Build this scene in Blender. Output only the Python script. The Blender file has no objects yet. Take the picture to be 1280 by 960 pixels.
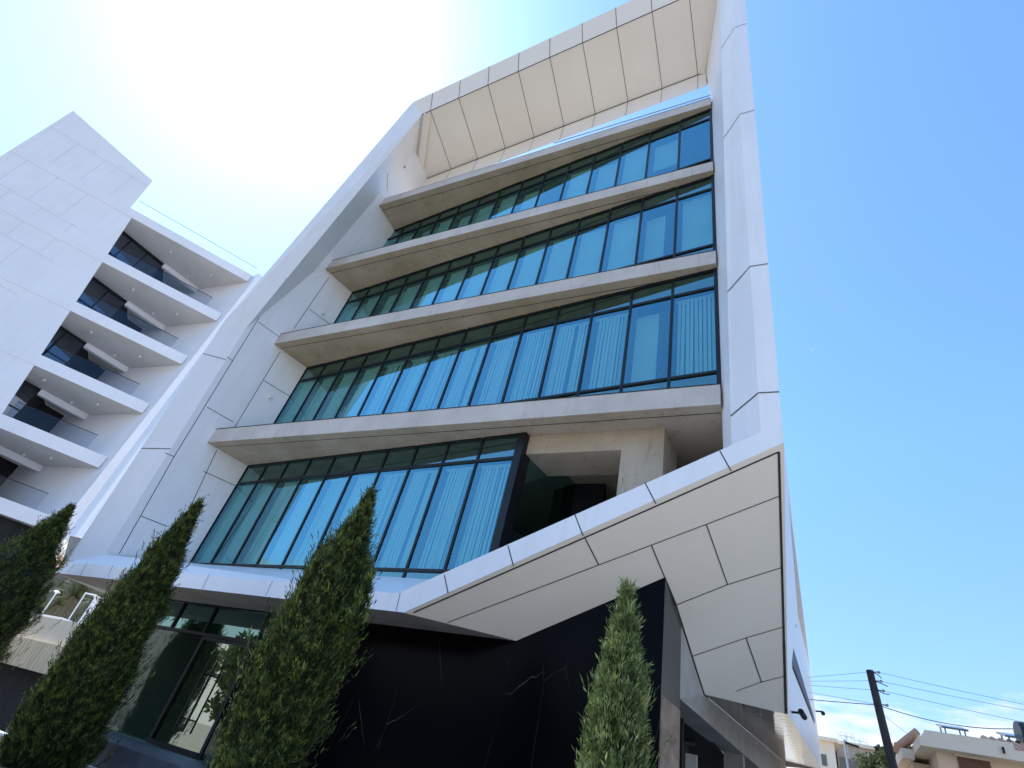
import bpy, math, random
from mathutils import Vector, Matrix
R = math.radians
random.seed(7)
scene = bpy.context.scene
col = scene.collection

# ------------------------------------------------------------------ camera
F_PX = 666.09
CAM = Vector((14.8275, -7.9296, 1.75))
_r = Vector((0.89630254, 0.38874025, 0.21336068))
_d = Vector((-0.09555655, 0.63915815, -0.76311585))
_f = Vector((-0.43302507, 0.66359466, 0.61002575))
cd = bpy.data.cameras.new('camera'); cam = bpy.data.objects.new('camera', cd); col.objects.link(cam)
cd.sensor_width = 36.0; cd.lens = F_PX / 1280 * 36
cd.clip_start = 0.05; cd.clip_end = 6000
cam.matrix_world = Matrix(((_r.x, -_d.x, -_f.x, CAM.x), (_r.y, -_d.y, -_f.y, CAM.y), (_r.z, -_d.z, -_f.z, CAM.z), (0, 0, 0, 1)))
scene.camera = cam

def ray(px, py): return _r * (px - 640) + _d * (py - 480) + _f * F_PX
def at(px, py, ax, v):
    q = ray(px, py); k = 'xyz'.index(ax)
    return CAM + q * ((v - CAM[k]) / q[k])
def onp(px, py, p0, n):
    q = ray(px, py); p0 = Vector(p0); n = Vector(n)
    return CAM + q * ((p0 - CAM).dot(n) / q.dot(n))

# ------------------------------------------------------------------ materials
def newmat(name):
    m = bpy.data.materials.new(name); m.use_nodes = True
    nt = m.node_tree; nt.nodes.clear()
    out = nt.nodes.new('ShaderNodeOutputMaterial')
    return m, nt, out
def N(nt, t, **kw):
    n = nt.nodes.new(t)
    for k, v in kw.items():
        if k in n.inputs.keys(): n.inputs[k].default_value = v
        else: setattr(n, k, v)
    return n
def ramp(nt, src, stops):
    r = nt.nodes.new('ShaderNodeValToRGB'); e = r.color_ramp.elements
    while len(e) < len(stops): e.new(0.5)
    for i, (p, c) in enumerate(stops):
        e[i].position = p; e[i].color = (*c, 1) if len(c) == 3 else c
    nt.links.new(src, r.inputs[0]); return r.outputs[0]
def surf(name, c1, c2, scale=3.0, rough=0.6, spec=0.4, metal=0.0, bump=0.0, bscale=40, detail=6, stretch=(1, 1, 1), rvar=0.0, lo=0.35, hi=0.65):
    m, nt, out = newmat(name)
    tc = N(nt, 'ShaderNodeTexCoord'); mp = N(nt, 'ShaderNodeMapping'); mp.inputs['Scale'].default_value = stretch
    nt.links.new(tc.outputs['Object'], mp.inputs['Vector'])
    nz = N(nt, 'ShaderNodeTexNoise', Scale=scale, Detail=detail, Roughness=0.6); nt.links.new(mp.outputs[0], nz.inputs['Vector'])
    c = ramp(nt, nz.outputs[0], [(lo, c1), (hi, c2)])
    b = N(nt, 'ShaderNodeBsdfPrincipled', Roughness=rough, Metallic=metal); b.inputs['Specular IOR Level'].default_value = spec
    nt.links.new(c, b.inputs['Base Color'])
    if rvar:
        mr = N(nt, 'ShaderNodeMapRange'); mr.inputs[3].default_value = rough - rvar; mr.inputs[4].default_value = rough + rvar
        nt.links.new(nz.outputs[0], mr.inputs[0]); nt.links.new(mr.outputs[0], b.inputs['Roughness'])
    if bump:
        n2 = N(nt, 'ShaderNodeTexNoise', Scale=bscale, Detail=4); nt.links.new(mp.outputs[0], n2.inputs['Vector'])
        bp = N(nt, 'ShaderNodeBump', Strength=bump, Distance=0.02); nt.links.new(n2.outputs[0], bp.inputs['Height']); nt.links.new(bp.outputs[0], b.inputs['Normal'])
    nt.links.new(b.outputs[0], out.inputs[0]); return m

M = {}
M['white'] = surf('white_cladding', (.87, .86, .88), (.92, .91, .93), scale=.7, rough=.38, spec=.45, bump=.02, bscale=3, rvar=.05)
def weather(m, amount=.16):
    nt = m.node_tree; b = [n for n in nt.nodes if n.type == 'BSDF_PRINCIPLED'][0]; src = b.inputs['Base Color'].links[0].from_socket
    tc = N(nt, 'ShaderNodeTexCoord'); mp = N(nt, 'ShaderNodeMapping'); mp.inputs['Scale'].default_value = (3.0, 3.0, .16); nt.links.new(tc.outputs['Object'], mp.inputs['Vector'])
    nz = N(nt, 'ShaderNodeTexNoise', Scale=1.6, Detail=5, Roughness=.65); nt.links.new(mp.outputs[0], nz.inputs['Vector'])
    v = 1 - amount
    c = ramp(nt, nz.outputs[0], [(.50, (1, 1, 1)), (.80, (v, v * .99, v * .97))])
    mx = N(nt, 'ShaderNodeMix', data_type='RGBA', blend_type='MULTIPLY'); mx.inputs[0].default_value = 1
    nt.links.new(src, mx.inputs[6]); nt.links.new(c, mx.inputs[7]); nt.links.new(mx.outputs[2], b.inputs['Base Color'])
weather(M['white'], .07)
M['bouncewarm'] = surf('bounce_tinted_cladding', (.88, .81, .73), (.92, .86, .79), scale=.5, rough=.5, spec=.35, bump=.02, bscale=3)  # white cladding with the warm ground bounce put into its colour
M['seam'] = surf('panel_joint', (.03, .028, .026), (.06, .055, .05), scale=6, rough=.9)
M['rendered'] = surf('white_render', (.88, .87, .89), (.93, .92, .94), scale=.35, rough=.7, spec=.3)
weather(M['rendered'], .05)
M['seam_soft'] = surf('soft_joint', (.50, .50, .56), (.58, .58, .64), scale=6, rough=.9)
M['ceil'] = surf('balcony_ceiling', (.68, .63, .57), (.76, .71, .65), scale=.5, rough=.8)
M['dark'] = surf('void_shade', (.010, .010, .012), (.022, .022, .025), scale=1, rough=.8)  # near-black colour that paints in the shade of voids and recesses
M['inter'] = surf('office_interior', (.06, .065, .07), (.13, .13, .13), scale=1.2, rough=.8)
M['frame'] = surf('black_aluminium', (.006, .007, .009), (.012, .013, .016), scale=8, rough=.4, spec=.3)
M['darkwall'] = surf('dark_house_wall', (.10, .10, .085), (.17, .16, .13), scale=.7, rough=.9)  # plain dark wall tone behind the palms
M['lobby'] = surf('lobby_plaster', (.30, .32, .29), (.42, .44, .40), scale=.8, rough=.7)
M['shadepave'] = surf('shade_darkened_paving', (.085, .09, .105), (.13, .135, .15), scale=1.5, rough=.5)  # light terrace floor, its colour darkened for the shade lying on it
M['flankband'] = surf('flank_band_grey', (.06, .075, .12), (.09, .11, .16), scale=3, rough=.6)
M['steel'] = surf('brushed_steel', (.45, .45, .46), (.6, .6, .6), scale=20, rough=.3, metal=1.0)
M['asphalt'] = surf('asphalt', (.045, .045, .047), (.075, .073, .07), scale=2.5, rough=.9, bump=.4, bscale=160)
M['paving'] = surf('pavement_slabs', (.52, .465, .38), (.62, .565, .47), scale=1.5, rough=.85, bump=.1, bscale=60)
M['earth'] = surf('dry_earth', (.30, .24, .17), (.42, .35, .26), scale=.6, rough=.95, bump=.4, bscale=12)
M['soil'] = surf('planting_soil', (.10, .07, .05), (.18, .13, .09), scale=4, rough=.95, bump=.5, bscale=30)
M['bark'] = surf('bark', (.05, .035, .025), (.13, .10, .075), scale=14, rough=.95, bump=.6, bscale=40, stretch=(1, 1, .2))
M['peach'] = surf('peach_render', (.92, .69, .47), (.95, .75, .54), scale=.8, rough=.85, bump=.05)
M['peach2'] = surf('pale_peach_render', (.95, .78, .59), (.97, .84, .67), scale=.8, rough=.85, bump=.05)
M['beige'] = surf('beige_render', (.52, .42, .34), (.60, .50, .42), scale=.8, rough=.85)
M['brownwin'] = surf('brown_shutter', (.16, .075, .045), (.22, .11, .065), scale=3, rough=.6, stretch=(1, 1, 20))
M['tile'] = surf('terracotta_tile', (.52, .27, .17), (.70, .42, .29), scale=5, rough=.8, bump=.3, bscale=18)
M['polewood'] = surf('tarred_pole', (.016, .014, .016), (.05, .043, .045), scale=6, rough=.7, stretch=(1, 1, .1), bump=.3)
M['wire'] = surf('cable', (.03, .03, .035), (.05, .05, .055), scale=3, rough=.6)
M['wirelight'] = surf('bare_cable', (.36, .42, .50), (.45, .5, .58), scale=3, rough=.5)
M['blacktank'] = surf('black_tank', (.015, .016, .022), (.03, .032, .042), scale=4, rough=.4)
M['solar'] = surf('solar_glass', (.02, .025, .05), (.04, .05, .08), scale=4, rough=.15, spec=.8)
M['lampwhite'] = surf('lamp_white', (.8, .8, .8), (.86, .86, .84), scale=5, rough=.4)
M['greymetal'] = surf('grey_metal', (.30, .31, .33), (.42, .43, .45), scale=7, rough=.45)
M['brownreflect'] = surf('brown_reflection', (.15, .10, .075), (.30, .22, .17), scale=2.2, rough=.18, spec=.6, stretch=(1, 1, 2))
M['darkgranite'] = surf('dark_granite', (.02, .019, .021), (.036, .034, .036), scale=14, rough=.28, spec=.45)
M['trunkpalm'] = surf('palm_trunk', (.12, .09, .06), (.26, .2, .14), scale=8, rough=.95, bump=.6, stretch=(1, 1, 4))

def concrete(name, c1, c2, c3):
    m, nt, out = newmat(name)
    tc = N(nt, 'ShaderNodeTexCoord')
    n1 = N(nt, 'ShaderNodeTexNoise', Scale=.8, Detail=8, Roughness=.62); nt.links.new(tc.outputs['Object'], n1.inputs['Vector'])
    mp = N(nt, 'ShaderNodeMapping'); mp.inputs['Scale'].default_value = (2.2, 2.2, .35); nt.links.new(tc.outputs['Object'], mp.inputs['Vector'])
    n2 = N(nt, 'ShaderNodeTexNoise', Scale=2.4, Detail=6, Roughness=.7); nt.links.new(mp.outputs[0], n2.inputs['Vector'])
    n3 = N(nt, 'ShaderNodeTexNoise', Scale=34, Detail=3); nt.links.new(tc.outputs['Object'], n3.inputs['Vector'])
    a = ramp(nt, n1.outputs[0], [(.33, c1), (.68, c2)])
    s = ramp(nt, n2.outputs[0], [(.56, (0, 0, 0)), (.74, (1, 1, 1))])
    mx = N(nt, 'ShaderNodeMix', data_type='RGBA'); mx.inputs[7].default_value = (*c3, 1)
    sc = N(nt, 'ShaderNodeMath', operation='MULTIPLY'); sc.inputs[1].default_value = .55
    nt.links.new(s, sc.inputs[0]); nt.links.new(sc.outputs[0], mx.inputs[0]); nt.links.new(a, mx.inputs[6])
    g = N(nt, 'ShaderNodeMix', data_type='RGBA', blend_type='MULTIPLY'); g.inputs[0].default_value = .35
    gr = ramp(nt, n3.outputs[0], [(.3, (.7, .7, .7)), (.6, (1, 1, 1))])
    nt.links.new(mx.outputs[2], g.inputs[6]); nt.links.new(gr, g.inputs[7])
    b = N(nt, 'ShaderNodeBsdfPrincipled', Roughness=.8); b.inputs['Specular IOR Level'].default_value = .25
    nt.links.new(g.outputs[2], b.inputs['Base Color'])
    bp = N(nt, 'ShaderNodeBump', Strength=.25, Distance=.01); nt.links.new(n3.outputs[0], bp.inputs['Height']); nt.links.new(bp.outputs[0], b.inputs['Normal'])
    nt.links.new(b.outputs[0], out.inputs[0]); return m
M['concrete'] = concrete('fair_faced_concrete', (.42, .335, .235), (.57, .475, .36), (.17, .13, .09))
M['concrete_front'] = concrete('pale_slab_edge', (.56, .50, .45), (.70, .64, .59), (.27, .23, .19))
M['concrete_side'] = concrete('base_shade_grey', (.34, .32, .30), (.46, .44, .42), (.20, .19, .18))
M['concrete_wall'] = concrete('pale_concrete', (.80, .70, .53), (.90, .81, .66), (.50, .40, .27))
M['streaky'] = surf('streaky_concrete', (.58, .45, .28), (.90, .78, .56), scale=2.5, rough=.9, stretch=(2.2, 1, .12))

def glass(name, tint, base=.3, gcol=(.9, .95, 1.0), edge=.9, rough=0.0):
    m, nt, out = newmat(name)
    lw = N(nt, 'ShaderNodeLayerWeight', Blend=.35)
    tc = N(nt, 'ShaderNodeTexCoord'); nz = N(nt, 'ShaderNodeTexNoise', Scale=.9, Detail=1); nt.links.new(tc.outputs['Object'], nz.inputs['Vector'])
    bp = N(nt, 'ShaderNodeBump', Strength=.018, Distance=.05); nt.links.new(nz.outputs[0], bp.inputs['Height'])
    mr = N(nt, 'ShaderNodeMapRange'); mr.inputs[3].default_value = base; mr.inputs[4].default_value = edge
    nt.links.new(lw.outputs['Facing'], mr.inputs[0])
    tr = N(nt, 'ShaderNodeBsdfTransparent'); tr.inputs[0].default_value = (*tint, 1)
    gl = N(nt, 'ShaderNodeBsdfGlossy', Roughness=rough); gl.inputs[0].default_value = (*gcol, 1); nt.links.new(bp.outputs[0], gl.inputs['Normal'])
    mx = N(nt, 'ShaderNodeMixShader'); nt.links.new(mr.outputs[0], mx.inputs[0]); nt.links.new(tr.outputs[0], mx.inputs[1]); nt.links.new(gl.outputs[0], mx.inputs[2])
    nt.links.new(mx.outputs[0], out.inputs[0]); return m
M['glass'] = glass('blue_green_glass', (.54, .80, .70), base=.20, gcol=(.25, .58, .72), edge=.85)
M['spandrel'] = glass('green_spandrel_glass', (.14, .26, .23), base=.20, gcol=(.42, .74, .76), edge=.8)
M['doorglass'] = glass('clear_door_glass', (.50, .62, .55), base=.04, gcol=(.5, .62, .58), edge=.32)
M['doorglass2'] = glass('pale_door_glass', (.62, .80, .66), base=.34, gcol=(.75, .85, .75), edge=.7)
M['railglass'] = glass('balustrade_glass', (.74, .80, .86), base=.02, gcol=(.5, .6, .75), edge=.35)
M['darkglass'] = glass('smoked_glass', (.10, .13, .17), base=.12, gcol=(.7, .8, .95), edge=.8)

def blind_mat(name, c1, c2, emit=0):
    m, nt, out = newmat(name)
    tc = N(nt, 'ShaderNodeTexCoord'); nz = N(nt, 'ShaderNodeTexNoise', Scale=1.2, Detail=3); nt.links.new(tc.outputs['Object'], nz.inputs['Vector'])
    c = ramp(nt, nz.outputs[0], [(.35, c1), (.65, c2)])
    d = N(nt, 'ShaderNodeBsdfDiffuse'); t = N(nt, 'ShaderNodeBsdfTranslucent'); nt.links.new(c, d.inputs[0]); nt.links.new(c, t.inputs[0])
    mx = N(nt, 'ShaderNodeMixShader'); mx.inputs[0].default_value = .2
    nt.links.new(d.outputs[0], mx.inputs[1]); nt.links.new(t.outputs[0], mx.inputs[2]); nt.links.new(mx.outputs[0], out.inputs[0]); return m
M['blind'] = blind_mat('pale_blind_fabric', (.80, .86, .88), (.90, .95, .96))

def marble():
    m, nt, out = newmat('black_veined_marble')
    tc = N(nt, 'ShaderNodeTexCoord'); mp = N(nt, 'ShaderNodeMapping'); mp.inputs['Scale'].default_value = (1.0, 1.0, .22)
    nt.links.new(tc.outputs['Object'], mp.inputs['Vector'])
    dn = N(nt, 'ShaderNodeTexNoise', Scale=2.5, Detail=3); nt.links.new(mp.outputs[0], dn.inputs['Vector'])
    mxv = N(nt, 'ShaderNodeMix', data_type='RGBA'); mxv.inputs[0].default_value = .07
    nt.links.new(mp.outputs[0], mxv.inputs[6]); nt.links.new(dn.outputs[1], mxv.inputs[7])
    v = N(nt, 'ShaderNodeTexVoronoi', feature='DISTANCE_TO_EDGE', Scale=1.7); nt.links.new(mxv.outputs[2], v.inputs['Vector'])
    vein = ramp(nt, v.outputs['Distance'], [(0, (1, 1, 1)), (.0032, (0, 0, 0))])
    n2 = N(nt, 'ShaderNodeTexNoise', Scale=1.1, Detail=2); nt.links.new(tc.outputs['Object'], n2.inputs['Vector'])
    mk = ramp(nt, n2.outputs[0], [(.47, (0, 0, 0)), (.6, (1, 1, 1))])
    mu = N(nt, 'ShaderNodeMath', operation='MULTIPLY'); nt.links.new(vein, mu.inputs[0]); nt.links.new(mk, mu.inputs[1])
    cm = N(nt, 'ShaderNodeMix', data_type='RGBA'); cm.inputs[6].default_value = (.0025, .0025, .004, 1); cm.inputs[7].default_value = (.075, .075, .08, 1)
    nt.links.new(mu.outputs[0], cm.inputs[0])
    b = N(nt, 'ShaderNodeBsdfPrincipled', Roughness=.22); b.inputs['Specular IOR Level'].default_value = .06
    nt.links.new(cm.outputs[2], b.inputs['Base Color']); nt.links.new(b.outputs[0], out.inputs[0]); return m
M['marble'] = marble()
def gloss_dark():
    m, nt, out = newmat('glossy_dark_panel')
    tc = N(nt, 'ShaderNodeTexCoord'); nz = N(nt, 'ShaderNodeTexNoise', Scale=3, Detail=2); nt.links.new(tc.outputs['Object'], nz.inputs['Vector'])
    bp = N(nt, 'ShaderNodeBump', Strength=.1, Distance=.05); nt.links.new(nz.outputs[0], bp.inputs['Height'])
    b = N(nt, 'ShaderNodeBsdfPrincipled', Roughness=.08); b.inputs['Base Color'].default_value = (.015, .016, .018, 1)
    nt.links.new(bp.outputs[0], b.inputs['Normal']); nt.links.new(b.outputs[0], out.inputs[0]); return m
M['glossdark'] = gloss_dark()

def leaf(name, c1, c2, c3, scale=2.0, trans=.25):
    m, nt, out = newmat(name)
    tc = N(nt, 'ShaderNodeTexCoord')
    nz = N(nt, 'ShaderNodeTexNoise', Scale=scale, Detail=4, Roughness=.7); nt.links.new(tc.outputs['Object'], nz.inputs['Vector'])
    c = ramp(nt, nz.outputs[0], [(.36, c1), (.5, c2), (.68, c3)])
    d = N(nt, 'ShaderNodeBsdfPrincipled', Roughness=.6); d.inputs['Specular IOR Level'].default_value = .25
    t = N(nt, 'ShaderNodeBsdfTranslucent'); nt.links.new(c, d.inputs['Base Color']); nt.links.new(c, t.inputs[0])
    mx = N(nt, 'ShaderNodeMixShader'); mx.inputs[0].default_value = trans
    nt.links.new(d.outputs[0], mx.inputs[1]); nt.links.new(t.outputs[0], mx.inputs[2]); nt.links.new(mx.outputs[0], out.inputs[0]); return m
M['cypress'] = leaf('cypress_foliage', (.006, .011, .003), (.040, .064, .014), (.27, .32, .075), scale=10, trans=.12)  # darkest and palest stops paint shaded and sunlit leaf tones in
M['cypress_grey'] = leaf('grey_cypress_foliage', (.038, .060, .017), (.14, .19, .06), (.40, .47, .20), scale=10, trans=.15)
M['cypress_shade_core'] = leaf('cypress_shade_core', (.006, .008, .004), (.012, .016, .008), (.02, .026, .012), scale=5, trans=0)
M['palm'] = leaf('palm_frond', (.05, .06, .03), (.11, .12, .05), (.20, .19, .09), scale=3)
M['bush'] = leaf('olive_foliage', (.07, .09, .035), (.13, .15, .06), (.22, .23, .11), scale=1.5)
M['conifer'] = leaf('dark_conifer', (.02, .04, .03), (.045, .07, .05), (.08, .11, .08), scale=1.5)

# ------------------------------------------------------------------ mesh helper
WL = {}
class MB:
    def __init__(s): s.v = []; s.f = []; s.m = []
    def poly(s, pts, m=0):
        b = len(s.v); s.v += [tuple(p) for p in pts]; s.f.append(tuple(range(b, b + len(pts)))); s.m.append(m)
    def hexa(s, a, b, m=0):           # two quads (lower loop a, upper loop b)
        o = len(s.v); s.v += [tuple(p) for p in a] + [tuple(p) for p in b]; n = len(a)
        s.f.append(tuple(range(o + n - 1, o - 1, -1))); s.m.append(m)
        s.f.append(tuple(range(o + n, o + 2 * n))); s.m.append(m)
        for i in range(n):
            j = (i + 1) % n; s.f.append((o + i, o + j, o + n + j, o + n + i)); s.m.append(m)
    def box(s, x0, x1, y0, y1, z0, z1, m=0):
        s.hexa([(x0, y0, z0), (x1, y0, z0), (x1, y1, z0), (x0, y1, z0)], [(x0, y0, z1), (x1, y0, z1), (x1, y1, z1), (x0, y1, z1)], m)
    def prism(s, pts, z0, z1, m=0):
        s.hexa([(p[0], p[1], z0) for p in pts], [(p[0], p[1], z1) for p in pts], m)
    def tube(s, p, q, r, n=8, m=0, r2=None, cap=True):
        p = Vector(p); q = Vector(q); d = (q - p).normalized(); r2 = r if r2 is None else r2
        u = d.cross(Vector((0, 0, 1)));  u = d.cross(Vector((1, 0, 0))) if u.length < 1e-3 else u
        u.normalize(); w = d.cross(u); o = len(s.v)
        for c, rr in ((p, r), (q, r2)):
            for i in range(n):
                a = 2 * math.pi * i / n; s.v.append(tuple(c + (u * math.cos(a) + w * math.sin(a)) * rr))
        for i in range(n):
            j = (i + 1) % n; s.f.append((o + i, o + j, o + n + j, o + n + i)); s.m.append(m)
        if cap:
            s.f.append(tuple(range(o + n - 1, o - 1, -1))); s.m.append(m); s.f.append(tuple(range(o + n, o + 2 * n))); s.m.append(m)
    def path(s, pts, r, n=6, m=0):
        for a, b in zip(pts[:-1], pts[1:]): s.tube(a, b, r, n, m)
    def bar(s, p, q, w, h, up=(0, 0, 1), m=0):
        p = Vector(p); q = Vector(q); d = (q - p).normalized(); up = Vector(up); sd = d.cross(up).normalized(); up = sd.cross(d)
        a = [sd * -w / 2 - up * h / 2, sd * w / 2 - up * h / 2, sd * w / 2 + up * h / 2, sd * -w / 2 + up * h / 2]
        s.hexa([p + k for k in a], [q + k for k in a], m)
    def strip(s, p, q, w, n, off=.004, m=1):
        p = Vector(p); q = Vector(q); n = Vector(n).normalized()
        if n.dot(CAM - p) < 0: n = -n
        sd = (q - p).normalized().cross(n).normalized() * w / 2; o = n * off
        s.poly([p - sd + o, q - sd + o, q + sd + o, p + sd + o], m)
    def ball(s, c, r, n=10, m=0):
        o = len(s.v); k = n // 2
        for i in range(k + 1):
            t = math.pi * i / k
            for j in range(n):
                a = 2 * math.pi * j / n; s.v.append((c[0] + r * math.sin(t) * math.cos(a), c[1] + r * math.sin(t) * math.sin(a), c[2] + r * math.cos(t)))
        for i in range(k):
            for j in range(n):
                j2 = (j + 1) % n; s.f.append((o + i * n + j, o + (i + 1) * n + j, o + (i + 1) * n + j2, o + i * n + j2)); s.m.append(m)
    def build(s, name, mats, parent=None, origin=None, smooth=False, local=False):
        if not isinstance(mats, (list, tuple)): mats = [mats]
        pw = WL.get(parent.name, Vector((0, 0, 0))) if parent else Vector((0, 0, 0))
        if origin is None: origin = pw if parent else Vector((0, 0, 0))
        origin = Vector(origin)
        me = bpy.data.meshes.new(name)
        me.from_pydata(s.v if local else [tuple(Vector(v) - origin) for v in s.v], [], s.f)
        for mt in mats: me.materials.append(M[mt] if isinstance(mt, str) else mt)
        for p, k in zip(me.polygons, s.m): p.material_index = min(k, len(mats) - 1); p.use_smooth = smooth
        me.update()
        o = bpy.data.objects.new(name, me); col.objects.link(o)
        if parent: o.parent = parent
        o.location = origin - pw; WL[o.name] = origin
        return o
def tag(o, label=None, cat=None, group=None, kind=None):
    for k, v in (('label', label), ('category', cat), ('group', group), ('kind', kind)):
        if v: o[k] = v
    return o
def empty(name, loc, label, cat, group=None):
    o = bpy.data.objects.new(name, None); col.objects.link(o); o.location = loc; WL[o.name] = Vector(loc)
    o.empty_display_size = .3
    return tag(o, label, cat, group)
def link_copy(o, parent, loc=None, rotz=None):
    c = o.copy(); col.objects.link(c); c.parent = parent
    if loc is not None: c.location = loc
    if rotz is not None: c.rotation_euler = (0, 0, rotz)
    return c

# ------------------------------------------------------------------ setting
def terrain(x, y):
    if -60 <= x <= -5.0 and 2.5 <= y <= 11.3: return -1.6
    t = min(1, max(0, (x - 11.5) / 3.0)); t = t * t * (3 - 2 * t)
    return .14 * min(max(y - 1.0, 0), 75) * t
mb = MB()
xs = [-3000, -800, -200, -80, -60.2, -60, -40, -20, -10, -5, -4.9, 0, 5, 9, 11.5, 12.2, 13, 13.8, 14.5, 16, 18, 20, 24, 30, 45, 80, 200, 800, 3000]
ys = [-3000, -800, -200, -80, -40, -20, -12, -6, 0, 1, 2.4, 2.5, 6, 10, 11.3, 11.4, 14, 18, 24, 30, 38, 46, 60, 76, 110, 200, 800, 3000]
for i in range(len(xs) - 1):
    for j in range(len(ys) - 1):
        q = [(xs[i], ys[j]), (xs[i + 1], ys[j]), (xs[i + 1], ys[j + 1]), (xs[i], ys[j + 1])]
        mb.poly([(a, b, terrain(a, b) - .02) for a, b in q])
tag(mb.build('ground', 'earth'), kind='structure')
mb = MB(); mb.box(-120, 120, -20, -13.4, -.05, .0)
tag(mb.build('road', 'asphalt'), kind='structure')
mb = MB()
for k in range(-20, 20): mb.box(k * 6, k * 6 + 3, -16.76, -16.64, .0, .004)
tag(mb.build('road_marking', 'lampwhite'), kind='structure')
mb = MB(); mb.box(-120, 120, -13.4, -4.4, -.05, .13)
mb.box(-120, 120, -24, -20, -.05, .13)
tag(mb.build('pavement', 'paving'), kind='structure')
mb = MB(); mb.box(3.0, 13.05, -1.7, .2, -.05, 1.25); mb.box(1.3, 7.5, .205, .7, -.05, 1.235)
tag(mb.build('terrace', 'shadepave'), kind='structure')
mb = MB(); mb.box(-60, -3.0, 11.0, 80, -.05, 4.3)
tag(mb.build('upper_terrace', 'paving'), kind='structure')
mb = MB()
mb.poly([(x, y, terrain(x, y) + .015) for x, y in ((15.4, -4.4), (24, -4.4), (24, 2), (15.4, 2))])
for y0, y1 in ((2, 14), (14, 40), (40, 75)):
    mb.poly([(x, y, terrain(16.5, y) + .03) for x, y in ((15.4, y0), (17.0, y0), (17.0, y1), (15.4, y1))])
tag(mb.build('side_path', 'paving'), kind='structure')

mb = MB(); mb.box(-60, -1.3, -1.7, 2.4, -.05, .135); mb.box(-60, -5.2, 2.6, 11.2, -1.5, -1.25); tag(mb.build('added_shade_strip', 'asphalt'), kind='structure')  # dark strip added so the ground by the garage reads as shade
# planter in front of the terrace
pl = empty('planter', (6, -3.2, 0), 'long low white planter wall holding the row of cypress trees', 'planter')
mb = MB(); mb.box(-9, 14.6, -4.35, -4.15, .0, .95); mb.box(-9, 14.6, -1.9, -1.72, .0, .95); mb.box(-9, -8.8, -4.15, -1.9, 0, .95); mb.box(14.4, 14.6, -4.15, -1.9, 0, .95)
mb.build('wall', 'rendered', pl)
mb = MB(); mb.box(-8.8, 14.4, -4.15, -1.9, 0, .8); mb.build('soil', 'soil', pl)

# ------------------------------------------------------------------ office building
OB = empty('office_building', (7, 0, 0), 'white angular office block with concrete slabs and blue glazed rows of windows', 'building')
S0, ST, TH, W = 8.483, 4.0, .465, 14.02
G0 = Vector((.387, 1.301, 0)); G1 = Vector((14.02, .165, 0)); GD = (G1 - G0).normalized(); GA = math.atan2(GD.y, GD.x)
V = Vector
Kb, Kk, Kt = V((-.64, -.9, 4.0)), V((-.75, -1.42, 11.78)), V((1.73, -1.9, 24.96))
I0, K, It = V((-.14, -.48, 4.40)), V((-.282, -.949, 11.804)), V((2.35, -1.54, 24.1))
Bc = V((.19, .565, 20.03)); Sb = V((.54, .97, 23.45))
wn = V((.387, 1.301, 0)).cross(V((0, 0, 1)))
def wl(px, py): return onp(px, py, (0, 0, 0), wn)

# left fin
mb = MB()
mb.poly([Kb, Kk, K, I0]); mb.poly([Kk, Kt, It, K])
mb.poly([I0, K, Bc, V((.387, 1.301, 20.5)), V((.387, 1.301, 4.3))]); mb.poly([V((.387, 1.301, 20.5)), V((.387, 1.301, 4.3)), V((.5, 9, 4.3)), V((.5, 9, 20.5))])
mb.poly([K, It, Sb, Bc])
mb.poly([Bc, Sb, V((.6, 1.3, 23.4)), V((.4, 1.3, 20.0))])
K20 = Kk.lerp(Kt, (20.5 - 11.78) / (24.96 - 11.78))
mb.poly([V((-.77, -.9, 3.73)), Kb, V((-.64, 22, 4.0)), V((-.77, 22, 3.73))])
mb.poly([Kb, Kk, V((-.75, 22, 11.78)), V((-.64, 22, 4.0))])
mb.poly([Kk, K20, V((.6, 22, 20.5)), V((-.75, 22, 11.78))])
mb.poly([K20, Kt, V((1.5, 1.4, 24.4)), V((.5, 1.4, 20.5))]); mb.poly([V((1.5, 1.4, 24.4)), V((.5, 1.4, 20.5)), V((.4, 1.3, 20.0)), V((.6, 1.3, 23.4))])
# joints
def bseam(a0, a1, b0, b1, t, w=.02):
    p, q = a0.lerp(a1, t), b0.lerp(b1, t); n = (a1 - a0).cross(b0 - a0); mb.strip(p, q, w, n)
for t in (.40, .83): bseam(Kb, Kk, I0, K, t)
for t in (.185, .45, .72): bseam(Kk, Kt, K, It, t)
def wseam(p, q, w=.019): mb.strip(wl(*p), wl(*q), w, wn)
wseam((149, 692), (217.5, 571)); wseam((217.5, 571), (290.6, 451)); wseam((290.6, 451), (324, 397))
wseam((217.5, 571), (206.5, 566)); wseam((290.6, 451), (283.8, 446))
wseam((205, 704), (271, 562.5)); wseam((291.6, 537), (350, 440)); wseam((367, 411), (411, 347))
wseam((258.8, 508.8), (291.6, 527.5)); wseam((329, 475), (363, 496)); wseam((254, 589), (296, 608)); wseam((322.5, 402), (349, 421)); wseam((386, 386), (412, 405)); wseam((397, 334), (404, 339)); wseam((176, 645), (209, 658)); wseam((430, 311), (437, 318))
fn = (It - K).cross(Bc - K)
def fs(p, q): mb.strip(onp(*p, K, fn), onp(*q, K, fn), .025, fn)
fs((484.5, 216), (484, 240))
mb.build('left_fin', ['white', 'seam'], OB)

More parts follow.
